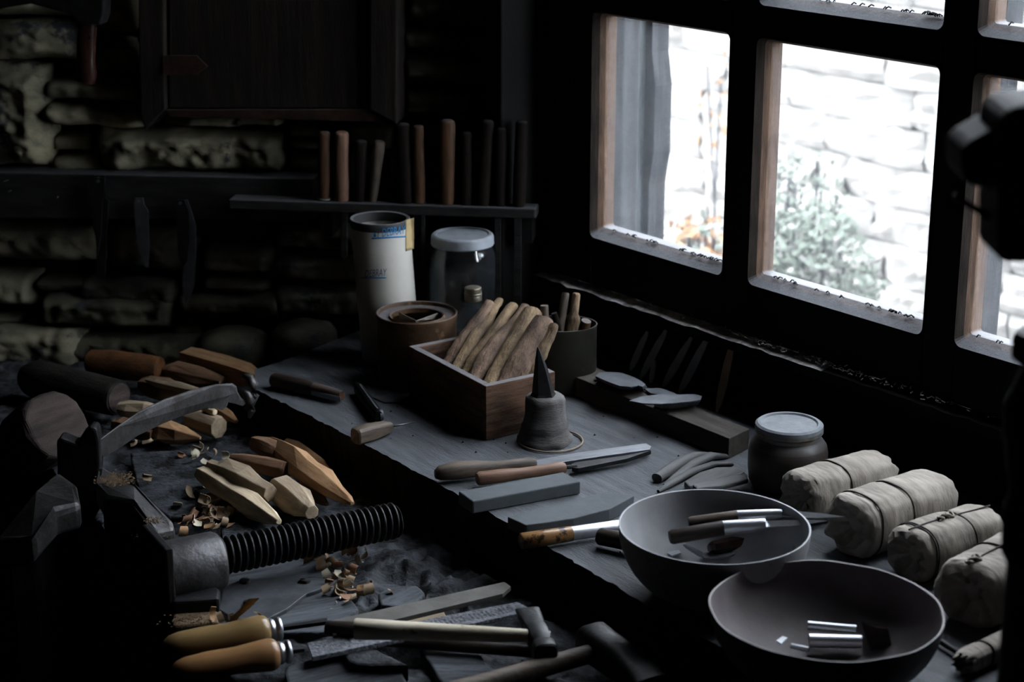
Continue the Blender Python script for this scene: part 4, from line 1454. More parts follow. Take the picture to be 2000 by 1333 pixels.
# ---------------------------------------------------------------- files with varnished handles
for (pa, pb, m, fe, tang, blade, lb, mt_) in [
    ((318, 1264), (525, 1232), 'varnish', 'yellow', (640, 1214), [(556, 1244), (640, 1214), (985, 1137), (998, 1146), (982, 1160), (650, 1240), (560, 1254)], 'flat file with yellowish varnished handle, the upper of two at the bottom left', 'steel'),
    ((335, 1312), (543, 1277), 'varnish_o', 'red', (590, 1268), [(566, 1278), (600, 1256), (1010, 1176), (1030, 1186), (1015, 1199), (610, 1284), (570, 1290)], 'rasp with reddish varnished handle, the lower of two at the bottom left', 'rasp')]:
    zc = BZ + .024
    mw, L_, k_ = along(pa, pb, zc)
    root = empty('file' if m == 'varnish' else 'rasp', mw)
    tag(root, lb, 'file' if m == 'varnish' else 'rasp', 'varnished handled files')
    prof = [(0, 6), (.02, 13), (.07, 20), (.15, 24), (.35, 27), (.6, 27), (.8, 31), (.92, 33), (.97, 30), (1.0, 24)]
    secs = [(t * L_, 0, 0, r * k_, r * k_) for t, r in prof]
    v, f = loft_data(secs, 32)
    obj('handle', v, f, m, root, smooth=True, angle=60)
    r = 23 * k_
    v, f = loft_data([(L_ * (x_), 0, 0, r * q_, r * q_) for x_, q_ in [(.985, .86), (.995, .95), (1.01, 1.0), (1.03, .99), (1.045, .90), (1.055, .86), (1.065, .92), (1.08, 1.02), (1.095, 1.04), (1.11, 1.0), (1.12, .9), (1.125, .7)]], 32)
    obj('ferrule', v, f, 'chrome', root, smooth=True, angle=40)
    # tang and blade
    zb = BZ + (.026 if m == 'varnish' else .022)
    tipx = P(*tang, zb)
    inv = mw.inverted()
    ax = Vector((L_ * 1.1, 0, 0))
    tl = inv @ tipx
    mb = MB()
    q = loft_data([(0, 0, 0, .003, .003), ((tl - ax).length, 0, 0, .006, .0025)], 4, 2.0, .785)
    mq = frame(mw @ ax, tipx)
    mb.add([inv @ (mq @ Vector(p)) for p in q[0]], q[1])
    obj('tang', mb.v, mb.f, 'iron', root)
    if mt_ == 'rasp':
        M['rasp'] = mat('toothed_rasp_steel', (0.30, 0.31, 0.34), (0.14, 0.145, 0.16), 0.45, 0.8, scale=260, bump=1.0, fine=700, contrast=(.42, .58))
    else:
        M['filesteel'] = mat('dusty_file_steel', (0.20, 0.19, 0.17), (0.13, 0.125, 0.115), 0.6, 0.4, scale=30, bump=.2, fine=900)
    fl = flat('blade', blade[1:-1] if mt_ != 'rasp' else blade[1:-1], zb + .003, .005, 'rasp' if mt_ == 'rasp' else 'filesteel', parent=root, bevel=.0004)
    if mt_ == 'rasp':                          # rows of raised teeth
        mb = MB()
        a0, a1 = P(606, 1266, zb + .003), P(1015, 1188, zb + .003)
        dx = (a1 - a0)
        ln = dx.length
        dx.normalize()
        dy = Vector((-dx.y, dx.x, 0))
        r_ = 0
        t = .16 * ln
        while t < ln - .004:
            for j in range(-3, 4):
                p = a0 + dx * (t + (.0011 if r_ % 2 else 0)) + dy * (j * .0019)
                mb.add([inv @ (p + dy * .0007), inv @ (p - dy * .0007), inv @ (p + dx * .0016), inv @ (p + Z3 * .0009)], [[0, 1, 3], [1, 2, 3], [2, 0, 3]])
            t += .0023
            r_ += 1
        tag(obj('teeth', mb.v, mb.f, 'rasp', root), kind='stuff')

# ---------------------------------------------------------------- hammers
hm = empty('small_hammer', Matrix.Translation(P(880, 1236, BZ + .03)))
tag(hm, 'small cross peen hammer with pale wooden handle lying over the rasp', 'hammer')
mwh, L_, k_ = along((692, 1229), (1040, 1243), BZ + .050, BZ + .046)
inv = hm.matrix_world.inverted()


def hpart(name, data, m, **kw):
    return obj(name, [inv @ (mwh @ Vector(q)) for q in data[0]], data[1], m, hm, smooth=True, angle=45, **kw)


hpart('handle', loft_data([(0, 0, 0, 16 * k_, 19 * k_), (.01 * L_, 0, 0, 18 * k_, 20.5 * k_), (.2 * L_, 0, 0, 17 * k_, 19 * k_), (.6 * L_, 0, 0, 14 * k_, 16 * k_), (.95 * L_, 0, 0, 11 * k_, 13 * k_), (1.10 * L_, 0, 0, 8 * k_, 11 * k_)], 24, 2.6), 'pale_h')
hd = P(1052, 1248, BZ + .044)
hx = (P(1072, 1300, BZ + .044) - P(1030, 1205, BZ + .044)).normalized()
mwh2 = frame(hd, hd + hx)
d = loft_data([(-.058, 0, .004, .012, .0015), (-.045, 0, .003, .012, .004), (-.02, 0, 0, .011, .009), (-.010, 0, 0, .011, .012), (.012, 0, 0, .011, .012), (.018, 0, 0, .009, .010), (.022, 0, 0, .0115, .0125), (.036, 0, 0, .0115, .0125), (.038, 0, 0, .010, .011)], 12, 3.5, .26)
obj('hammer_head', [inv @ (mwh2 @ Vector(q)) for q in d[0]], d[1], 'iron', hm, smooth=True, angle=35)
o = rod('tool_handle', (636, 1228), (700, 1232), BZ + .030, [(0, 12), (.05, 15), (.9, 17), (1, 17)], 'dark_h', label='short dark tool butt sticking out left of the pale hammer handle', cat='tool')
o = rod('dark_hammer', (700, 1246), (1055, 1275), BZ + .018, [(0, 9), (.1, 14), (.9, 12), (1.0, 12)], 'dark_h', label='blackened hammer lying in shadow under the pale handled one', cat='hammer')
hd = P(1066, 1282, BZ + .018)
d = loft_data([(-.05, 0, 0, .010, .002), (-.015, 0, 0, .010, .010), (.02, 0, 0, .010, .010)], 10, 3.5)
mq = frame(hd, hd + hx)
inv2 = o.matrix_world.inverted()
obj('hammer_head', [inv2 @ (mq @ Vector(q)) for q in d[0]], d[1], 'iron', o, smooth=True, angle=35)

bh = empty('large_hammer', Matrix.Translation(P(1050, 1310, BZ + .03)))
tag(bh, 'large hammer with worn brown handle at the bottom edge of the bench', 'hammer')
mwh, L_, k_ = along((880, 1356), (1172, 1272), BZ + .034)
inv = bh.matrix_world.inverted()
d = loft_data([(0, 0, 0, 19 * k_, 22 * k_), (.3 * L_, 0, 0, 18 * k_, 20 * k_), (.9 * L_, 0, 0, 17 * k_, 19 * k_), (1.1 * L_, 0, 0, 14 * k_, 16 * k_)], 24, 2.4)
obj('handle', [inv @ (mwh @ Vector(q)) for q in d[0]], d[1], 'handle_g', bh, smooth=True, angle=45)
d = loft_data([(-.035, 0, 0, .017, .017), (-.032, 0, 0, .0185, .0185), (-.01, 0, 0, .0175, .0175), (.02, 0, 0, .0175, .0175), (.055, 0, 0, .018, .010), (.065, 0, 0, .018, .004)], 16, 3.5, .2)
hc = P(1192, 1278, BZ + .034)
sd_ = mwh.to_3x3() @ Vector((0, -1, 0))
mq = frame(hc, hc + sd_)
obj('hammer_head', [inv @ (mq @ Vector(q)) for q in d[0]], d[1], 'iron', bh, smooth=True, angle=35)
# ================================================================ things on the upper slab
# closed pocket knife and other small tools at the far left
kn = empty('pocket_knife', None)
mw, L_, k_ = along((533, 742), (668, 772), SLAB + .011)
kn.matrix_world = mw
tag(kn, 'dark wooden pocket knife with blade nearly closed at the far left of the slab', 'knife')
d = loft_data([(0, 0, 0, 12 * k_, 13 * k_), (.05 * L_, 0, 0, 16 * k_, 16 * k_), (.45 * L_, 0, 0, 15 * k_, 15 * k_), (.62 * L_, 0, 0, 12 * k_, 12 * k_)], 20)
obj('handle', *d, 'dark_h', kn, smooth=True, angle=50)
d = loft_data([(.60 * L_, 0, 0, 12.5 * k_, 12.5 * k_), (.62 * L_, 0, 0, 13 * k_, 13 * k_), (.97 * L_, 0, -.001, 10 * k_, 10 * k_), (1.0 * L_, 0, -.001, 9 * k_, 9 * k_)], 20)
obj('end_piece', *d, 'shelfwood', kn, smooth=True, angle=50)
mb = MB().box(.62 * L_, 1.03 * L_, -.0085, -.0075, -.006, .0005)
obj('blade', mb.v, mb.f, 'steel', kn)

kn = empty('folding_knife', None)
mw, L_, k_ = along((706, 768), (738, 812), SLAB + .010)
kn.matrix_world = mw
tag(kn, 'black folding knife with round bolster pointing at the awl', 'knife')
d = loft_data([(-.3 * L_, 0, 0, 6 * k_, 10 * k_), (-.2 * L_, 0, 0, 9 * k_, 12 * k_), (.5 * L_, 0, 0, 10 * k_, 13 * k_), (.9 * L_, 0, 0, 10 * k_, 13 * k_), (1.06 * L_, 0, 0, 8 * k_, 10 * k_)], 16, 2.8)
obj('handle', *d, 'black', kn, smooth=True, angle=50)
mb = MB().box(-.1 * L_, 1.0 * L_, -.0008, .0008, .004, .0092)
obj('blade', mb.v, mb.f, 'steel', kn)
d = loft_data([(0, 0, 0, .007, .007), (.004, 0, 0, .007, .007)], 20)
mq = Matrix.Translation(Vector((L_ * 1.0, .002, 0))) @ Matrix.Rotation(math.pi / 2, 4, 'Z')
obj('bolster', [mq @ Vector(q) for q in d[0]], d[1], 'steel', kn, smooth=True, angle=40)
flat('loose_blade', [(728, 776), (760, 770), (802, 770), (812, 776), (780, 786), (750, 786)], SLAB + .0022, .002, 'blank_steel', 'loose knife blade lying in shadow between folding knife and wooden box', 'blade', bevel=.0003)

aw = empty('awl', None)
mw, L_, k_ = along((700, 851), (768, 832), SLAB + .010)
aw.matrix_world = mw
tag(aw, 'awl with stubby faceted grey wooden handle near the slab edge', 'awl')
d = loft_data([(-.10 * L_, 0, 0, 14 * k_, 15 * k_), (-.06 * L_, 0, 0, 17 * k_, 17 * k_), (.35 * L_, 0, 0, 17 * k_, 17 * k_), (.8 * L_, 0, 0, 13 * k_, 13 * k_), (.93 * L_, 0, 0, 9 * k_, 9 * k_), (.95 * L_, 0, 0, 4 * k_, 4 * k_)], 12, 3.0)
obj('handle', *d, 'handle_g', aw, smooth=True, angle=35)
d = loft_data([(.9 * L_, 0, 0, .0016, .0016), (1.7 * L_, 0, -.004, .0005, .0005)], 8)
obj('spike', *d, 'steel', aw, smooth=True)


def upright(name, px, py, label, cat, group=None, z=SLAB):
    c = P(px, py, z)
    r = empty(name, Matrix.Translation(c))
    tag(r, label, cat, group)
    return r, c, mpp(c)


# ---- white cardboard tube
tb, c, k = upright('cardboard_tube', 765, 704, 'tall white cardboard tube with blue print and dusty open top', 'tube')
ang = 0
ht = ztop(751, 421, c) - SLAB - .004
R = 59 * k * .96
lean = Vector((-.012, 0, 0))


def lean_v(vs, h):
    return [Vector(v) + lean * (v[2] / h) for v in vs]


prof = [(0, .003), (R * .98, .003), (R, .006), (R, ht - .006), (R * .99, ht - .005), (R * .92, ht - .005), (R * .9, ht - .04), (0, ht - .04)]
v, f = lathe_data(prof, 56)
obj('tube_wall', lean_v(v, ht), f, 'cardboard', tb, smooth=True, angle=40)
prof = [(R * .915, ht - .01), (R * 1.012, ht - .01), (R * 1.02, ht - .006), (R * 1.018, ht), (R * .99, ht + .001), (R * .90, ht), (R * .88, ht - .012), (R * .915, ht - .01)]
v, f = lathe_data(prof, 56)
obj('rim', lean_v(v, ht), f, 'card_rim', tb, smooth=True, angle=50)
v, f = lathe_data([(0, ht - .024), (R * .6, ht - .022), (R * .905, ht - .026), (R * .905, ht - .03), (0, ht - .03)], 40)
obj('inner_plug', lean_v(v, ht), f, 'card_rim', tb, smooth=True)
TC = c


def on_tube(px, py, off=.0004):                # surface point of the leaning tube seen at a pixel
    d = ray(px, py).normalized()
    for it in range(1):
        pass
    z = TC.z
    cx, cy = TC.x, TC.y
    for it in range(6):
        lx = lean.x * (z - SLAB) / ht
        ox, oy = CAM.x - cx - lx, CAM.y - cy
        a = d.x ** 2 + d.y ** 2
        b = 2 * (ox * d.x + oy * d.y)
        cc = ox * ox + oy * oy - (R + off) ** 2
        disc = b * b - 4 * a * cc
        if disc < 0:
            t = -b / (2 * a)
        else:
            t = (-b - math.sqrt(disc)) / (2 * a)
        z = CAM.z + d.z * t
    return CAM + d * t


def tube_patch(name, x0, x1, y0, y1, m, slope=0.0, off=.0005, nx=14, ny=2, parent=None):
    inv = tb.matrix_world.inverted()
    vs, fs = [], []
    for j in range(ny + 1):
        for i in range(nx + 1):
            x = x0 + (x1 - x0) * i / nx
            vs.append(inv @ on_tube(x, y0 + (y1 - y0) * j / ny + slope * (x - x0), off))
    for j in range(ny):
        for i in range(nx):
            a = j * (nx + 1) + i
            fs.append([a, a + 1, a + nx + 2, a + nx + 1])
    o = obj(name, vs, fs, m, tb, smooth=True)
    s = o.modifiers.new('solid', 'SOLIDIFY')
    s.thickness = .0003
    return o


def tube_text(txt, x0, y0, x1, y1, hgt, m):
    """printing that follows the curve of the tube; baseline from (x0, y0) to (x1, y1)"""
    cu = bpy.data.curves.new('t', 'FONT')
    cu.body = txt
    cu.size = 1.0
    cu.resolution_u = 3
    to = bpy.data.objects.new('t', cu)
    COL.objects.link(to)
    bpy.context.view_layer.update()
    me = bpy.data.meshes.new_from_object(to)
    bpy.data.objects.remove(to)
    bm = bmesh.new()
    bm.from_mesh(me)
    bmesh.ops.triangulate(bm, faces=bm.faces)
    bmesh.ops.subdivide_edges(bm, edges=[e for e in bm.edges if e.calc_length() > .07], cuts=3)
    xs = [v.co.x for v in bm.verts]
    ys = [v.co.y for v in bm.verts]
    wd, hh = max(xs), max(ys)
    inv = tb.matrix_world.inverted()
    for v in bm.verts:
        u, t = v.co.x / wd, v.co.y / hh
        v.co = inv @ on_tube(x0 + (x1 - x0) * u + t * 1.5, y0 + (y1 - y0) * u - t * hgt, .0011)
    bm.to_mesh(me)
    bm.free()
    me.materials.clear()
    me.materials.append(M[m])
    o = bpy.data.objects.new('lettering', me)
    COL.objects.link(o)
    o.parent = tb
    return o


tube_text('DEBRAY', 745, 463, 791, 457, 16, 'blue')
tube_text('Y', 734, 464.5, 742, 463.5, 13, 'blue_f')
tube_patch('blue_stripe', 726, 792, 464.5, 467.5, 'blue', -.06)
tube_patch('blue_mark', 730, 735, 456, 463, 'blue', 0, nx=3)
tube_text('DEBRAY', 712, 542, 754, 539, 14, 'blue_f')
tube_patch('blue_stripe', 703, 755, 541.5, 544, 'blue', 0)
tube_patch('tape', 793, 808.3, 430, 491, 'tape', -.3, .0008, nx=8, ny=10)

# ---- glass jar with the dusty lid
jr, c, k = upright('glass_jar', 905, 690, 'large empty glass jar with dusty white lid beside the white tube', 'jar')
zt = ztop(895, 456, c) - SLAB
R = 64 * k
prof = [(0, .002), (R * .9, .002), (R, .01), (R, zt * .72), (R * .985, zt * .80), (R * .93, zt * .87), (R * .88, zt * .90), (R * .88, zt * .95), (R * .85, zt * .95), (R * .85, zt * .9), (R * .9, zt * .865), (R * .955, zt * .79), (R * .965, zt * .72), (R * .965, .012), (R * .88, .006), (0, .006)]
v, f = lathe_data(prof, 56)
obj('jar_glass', v, f, 'jar', jr, smooth=True, angle=60)
rl = 60.5 * k
prof = [(0, zt - .0015), (rl * .80, zt - .0015), (rl * .84, zt), (rl * .92, zt), (rl * .98, zt - .002), (rl, zt - .005), (rl, zt - .012), (rl * 1.01, zt - .0135), (rl * .99, zt - .015), (rl * .95, zt - .015), (rl * .95, zt - .006), (0, zt - .005)]
v, f = lathe_data(prof, 56)
obj('lid', v, f, 'lid', jr, smooth=True, angle=35)

# ---- rusty paint can
cn, c, k = upright('paint_can', 816, 743, 'rusty open paint can with folded paper inside', 'can')
h = ztop(815, 611, c) - SLAB
R = 78 * k
prof = [(0, .002), (R * .985, .002), (R * 1.01, .004), (R * .985, .007), (R * .985, h - .008), (R * 1.01, h - .004), (R * 1.01, h), (R * .99, h + .001), (R * .96, h), (R * .94, h - .004), (R * .70, h - .006), (R * .67, h - .003), (R * .64, h - .004), (R * .635, h - .010), (R * .96, h - .011), (R * .96, .008), (0, .008)]
v, f = lathe_data(prof, 64)
obj('can_body', v, f, 'can', cn, smooth=True, angle=35)
fp = empty('folded_paper', Matrix.Translation(Vector((c.x, c.y, SLAB + h - .03))))
tag(fp, 'pale folded sheet of paper standing in the mouth of the paint can', 'paper')
pp = [(778, 610), (783, 629), (815, 632), (812, 626)]
q = [P(x, y, SLAB + h - .004 - (.010 if i in (1, 2) else 0)) for i, (x, y) in enumerate(pp)]
mb = MB().hexa([p for p in q], [p + Vector((0, .0006, .0003)) for p in q])
world_obj('sheet', mb, 'wax', fp)
q = [P(x, y, SLAB + h - (.005 if i < 2 else .016)) for i, (x, y) in enumerate([(814, 627), (855, 612), (858, 624), (816, 634)])]
mb = MB().hexa([p for p in q], [p + Vector((0, .0006, .0003)) for p in q])
world_obj('sheet', mb, 'paper', fp)

# ---- small bottle with metal cap
bo, c, k = upright('small_bottle', 925, 728, 'small dark glass bottle with tarnished metal screw cap', 'bottle')
zt = ztop(923, 561, c) - SLAB
r = 17 * k
prof = [(0, .001), (r * 1.9, .001), (r * 2.0, .006), (r * 2.0, zt - .05), (r * 1.7, zt - .036), (r * 1.0, zt - .026), (r * .9, zt - .01), (0, zt - .01)]
v, f = lathe_data(prof, 36)
obj('bottle_glass', v, f, 'jar', bo, smooth=True, angle=60)
prof = [(0, zt), (r * .85, zt), (r * .97, zt - .001), (r, zt - .003), (r * .97, zt - .0075), (r * 1.02, zt - .008), (r * 1.02, zt - .0105), (r * .96, zt - .011), (r * 1.0, zt - .0125), (r * .98, zt - .018), (0, zt - .018)]
v, f = lathe_data(prof, 36)
obj('cap', v, f, 'cap', bo, smooth=True, angle=35)

# ---- wooden box
f0 = P(954, 862, SLAB)                          # foot of the near corner
zb_ = ztop(949, 756, f0)
A0, B0, D0 = P(798, 677, zb_), P(949, 756, zb_), P(1084, 727, zb_)
C0 = A0 + D0 - B0
bx = empty('wooden_box', Matrix.Translation(Vector((B0.x, B0.y, SLAB))))
tag(bx, 'open reddish pine box with dusty rim full of rasped wooden handles', 'box')
cen = (A0 + B0 + C0 + D0) / 4
H = zb_ - SLAB
wall_t = .0095


def box_side(p, q, nm='side_panel'):
    d = (q - p).normalized()
    n_ = Vector((-d.y, d.x, 0))
    if (cen - p).dot(n_) < 0:
        n_ = -n_
    L_ = (q - p).length
    x, y, z = d, n_, Z3
    # frame with X along the side; origin at p on the slab
    yy = z.cross(x)
    sgn = 1 if yy.dot(n_) > 0 else -1
    mw = Matrix((x, yy, z)).transposed().to_4x4()
    mw.translation = Vector((p.x, p.y, SLAB + .0005))
    inset = wall_t if nm == 'side_panel' else 0
    mb = MB().box(inset, L_ - inset, min(0, sgn * wall_t), max(0, sgn * wall_t), 0, H)
    rel = bx.matrix_world.inverted() @ mw
    o = obj(nm, mb.v, mb.f, 'boxwood', bx, bevel=.0008)
    o.matrix_local = rel
    return o


box_side(A0, B0, 'side_panel')
box_side(D0, C0, 'side_panel')
box_side(B0, D0, 'end_panel')
box_side(A0, C0, 'end_panel')
mb = MB().hexa([Vector((p.x, p.y, SLAB + .002)).lerp(Vector((cen.x, cen.y, SLAB + .002)), .04) for p in (A0, B0, D0, C0)],
               [Vector((p.x, p.y, SLAB + .008)).lerp(Vector((cen.x, cen.y, SLAB + .008)), .04) for p in (A0, B0, D0, C0)])
world_obj('bottom_panel', mb, 'boxwood', bx)

RH = [((874, 712), (957, 592), 15, 'rasped', 'greyish rasped handle leftmost in the wooden box', 0),
      ((892, 722), (977, 587), 14, 'rasped_y', 'slim rasped handle with yellow tip, second from left in the box', 1),
      ((912, 728), (1004, 597), 15, 'rasped_y', 'dark waisted handle behind the slim yellow tipped ones in the box', 0),
      ((930, 738), (1026, 601), 19, 'rasped', 'thick knotty handle in the middle of the box', 1),
      ((962, 748), (1042, 612), 21, 'rasped_y', 'broad handle with split yellow top in the box', 2),
      ((986, 752), (1064, 630), 22, 'rasped', 'broad rosy handle with square cut top, right of the split one', 2),
      ((1032, 745), (1083, 636), 12, 'rasped_y', 'narrow notched yellowish handle at the right end of the box', 3),
      ((1012, 752), (1040, 690), 12, 'rasped', 'short handle low at the right front of the box', 3),
      ((905, 690), (950, 630), 12, 'rasped', 'thin dark handle lying under the leftmost ones in the box', 3)]
for i, (pb, pt, w_, m, lb, kind) in enumerate(RH):
    z0, z1 = zb_ - .016, zb_ + (.038 if i not in (7, 8) else .010)
    a, b = P(*pb, z0), P(*pt, z1)
    mw = frame(a, b)
    L_ = (b - a).length
    k_ = mpp((a + b) / 2)
    if kind == 0:
        pr = [(0, .7), (.15, .95), (.4, 1.05), (.6, .95), (.8, .75), (.985, .72), (1, .66)]
    elif kind == 1:
        pr = [(0, .8), (.2, 1.1), (.45, 1.15), (.65, .8), (.85, .6), (.985, .62), (1, .58)]
    elif kind == 2:
        pr = [(0, .7), (.3, .95), (.6, 1.0), (.8, 1.02), (.985, 1.0), (1, .94)]
    else:
        pr = [(0, .9), (.4, 1.0), (.97, .95), (1, .8)]
    secs = []
    for q in range(25):
        t = q / 24 * 1.1 - .1
        for (ta_, ra), (tb_, rb) in zip(pr, pr[1:]):
            if ta_ <= max(0, t) <= tb_:
                rr = ra + (rb - ra) * (max(0, t) - ta_) / (tb_ - ta_)
        wob = noise.noise(Vector((t * 5, i * 3.3, 0))) * .12
        secs.append((t * L_, noise.noise(Vector((t * 3, i * 7.7, 2))) * w_ * k_ * .25, noise.noise(Vector((t * 3, i * 5.1, 8))) * w_ * k_ * .2, w_ * k_ * rr * (1 + wob), w_ * k_ * rr * .85 * (1 - wob)))
    v, f = loft_data(secs, 14, 2.6, .2 * i)
    v = [(q[0], q[1] + .0012 * noise.noise(Vector(q) * 120), q[2] + .0012 * noise.noise(Vector(q) * 110)) for q in v]
    o = obj('rasped_blank', v, f, m, smooth=True, mw=mw, angle=50)
    tag(o, lb, 'wooden handle', 'rasped wooden handles in the box')

# ---- dark tin with sticks
tn, c, k = upright('round_tin', 1098, 758, 'dark olive tin with yellow flecks standing behind the wooden box', 'tin')
h = ztop(1098, 632, c) - SLAB
R = 66 * k
prof = [(0, .002), (R * .98, .002), (R, .005), (R, h - .003), (R * 1.015, h - .002), (R * 1.015, h), (R * .98, h), (R * .97, .006), (0, .006)]
v, f = lathe_data(prof, 56, sy=.82)
obj('tin_body', v, f, 'tin', tn, smooth=True, angle=40)
for i, (pb, pt, zz0, zz1, prf, m, lb) in enumerate([
    ((1076, 690), (1063, 597), -.03, .022, [(0, 8), (1, 8)], 'handle_g', 'short grey stick standing at the left in the olive tin'),
    ((1080, 690), (1105, 572), -.03, .035, [(0, 9), (.8, 8), (.98, 7.5), (1, 6)], 'handle_g', 'tall pale grey stick leaning out of the olive tin'),
    ((1098, 690), (1126, 572), -.03, .035, [(0, 13), (.68, 14), (.72, 13), (.76, 9), (.98, 8), (1, 5)], 'rasped_y', 'stepped yellow brown stick with thin top in the olive tin'),
    ((1110, 690), (1082, 612), -.03, .012, [(0, 6), (1, 6)], 'shelfwood_d', 'thin dark stick crossing inside the olive tin'),
    ((1120, 665), (1145, 627), -.02, .010, [(0, 11), (.9, 11), (1, 10)], 'shelfwood', 'short rolled end peeping over the right rim of the olive tin')]):
    b = P(*pt, SLAB + h + zz1)
    a = Vector((c.x + (-.020, -.014, .004, .016, .010)[i], c.y + (.0, -.012, -.006, .004, -.004)[i], SLAB + .014))
    mw = frame(a, b)
    k_ = mpp(b)
    L_ = (b - a).length
    v, f = loft_data([(t * L_, 0, 0, r * k_, r * k_) for t, r in prf], 14)
    tag(obj('stick', v, f, m, smooth=True, mw=mw, angle=50), lb, 'stick', 'sticks in the olive tin')

# ---- bell shaped stake with spike
sk_, c, k = upright('stake_anvil', 1064, 862, 'small dusty stake anvil shaped like a bell with a black iron spike', 'stake anvil')
h = (ztop(1066, 772, c) - SLAB)
prof = [(0, .001), (54 * k, .001), (54 * k, .005), (50 * k, h * .14), (47 * k, h * .24), (45.5 * k, h * .28), (46 * k, h * .34), (42 * k, h * .44), (40 * k, h * .6), (39 * k, h * .88), (36 * k, h * .96), (31 * k, h), (0, h * 1.02)]
v, f = lathe_data(prof, 48, wob=lambda a, r, z: (.0022 * noise.noise(Vector((math.cos(a) * 2, math.sin(a) * 2, z * 110))) + .0008 * noise.noise(Vector((a * 3, z * 300, 4))), .001 * noise.noise(Vector((a * 2, r * 60, 1)))))
obj('base', v, f, 'stake', sk_, smooth=True, angle=50)
zt = ztop(1057, 678, c) - SLAB
v, f = loft_data([(h * .98, 0, -.002, 24 * k, 27 * k), (h * 1.0 + .004, 0, -.002, 20 * k, 22 * k), (h + (zt - h) * .55, 0, -.005, 12 * k, 13 * k), (zt - .006, 0, -.008, 4.5 * k, 4.5 * k), (zt, 0, -.009, 1 * k, 1 * k)], 6, 2.6, .4, jit=.04)
obj('spike', [(q[2], q[1], q[0]) for q in v], f, 'iron', sk_, bevel=.0008)
rg = empty('wire_ring', Matrix.Translation(P(1078, 861, SLAB)))
tag(rg, 'thin tan wire ring lying around the foot of the stake anvil', 'ring')
c2 = P(1076, 861, SLAB + .002)
R = 62 * mpp(c2)
v, f = tube_data([c2 + Vector((R * math.cos(a), R * 1.02 * math.sin(a), 0)) for a in [2 * math.pi * i / 64 for i in range(64)]], .0012, 8, closed=True)
M['ringtan'] = mat('tan_wire', (0.34, 0.27, 0.19), (0.25, 0.19, 0.13), 0.5, scale=80, bump=0.05)
world_obj('wire', MB().add(v, f), 'ringtan', rg, smooth=True)

# ---- long wooden block with stacked blades
zb2 = SLAB + .026
blk = flat('long_block', [(1112, 732), (1159, 716), (1464, 838), (1424, 857)], zb2, .0255, 'block', 'long low dusty wooden block carrying stacked blades under the window', 'wooden block', bevel=.001)
BLD = [(1163, 735), (1170, 728), (1190, 727), (1212, 728), (1236, 736), (1252, 744), (1261, 751), (1255, 756), (1246, 753), (1232, 756), (1210, 754), (1185, 745)]
for i, (dx, dy, lb) in enumerate([(6, 9, 'lowest blade of the left stack on the long block'), (3, 6, 'second lowest blade of the left stack on the long block'), (1, 3, 'second blade from the top of the left stack on the block'), (0, 0, 'topmost blade of the left stack on the long block')]):
    b = flat('blade', [(x + dx * .4, y + dy * .35 + (3 - i) * .4) for x, y in BLD], zb2 + .0036 * (i + 1), .002, 'blank_steel', lb, 'blade', 'blade blanks stacked on the long block', bevel=.0003)
BLR = [(1229, 783), (1250, 775), (1290, 770), (1330, 771), (1356, 770), (1371, 774), (1368, 781), (1350, 784), (1320, 787), (1290, 789), (1255, 788)]
for i, (dx, dy, lb) in enumerate([(52, 13, 'lowest blade of the right stack near the block end'), (44, 9, 'second lowest blade of the right stack near the block end'), (34, 5, 'blade just under the topmost of the right stack'), (0, 0, 'topmost pointed blade of the right stack overhanging the block')]):
    f_ = .62 if i < 3 else 1
    b = flat('blade', [(1371 - (1371 - x) * f_ - (3 - i) * 2, y + (3 - i) * 2.5) for x, y in BLR], zb2 + .0036 * (i + 1), .002, 'blank_steel', lb, 'blade', 'blade blanks stacked on the long block', bevel=.0003)
flat('blade', [(1258, 759), (1290, 758), (1318, 768), (1324, 773), (1290, 772), (1270, 768)], zb2 + .0042, .002, 'blank_steel', 'blade bridging the two stacks on the long block', 'blade', 'blade blanks stacked on the long block', bevel=.0003)
o = flat('grit', [(1160, 740), (1165, 739), (1166, 742), (1161, 743)], zb2 + .0025, .0024, 'bark', 'small black crumb lying on the long block', 'crumb')
o.name = 'crumb'

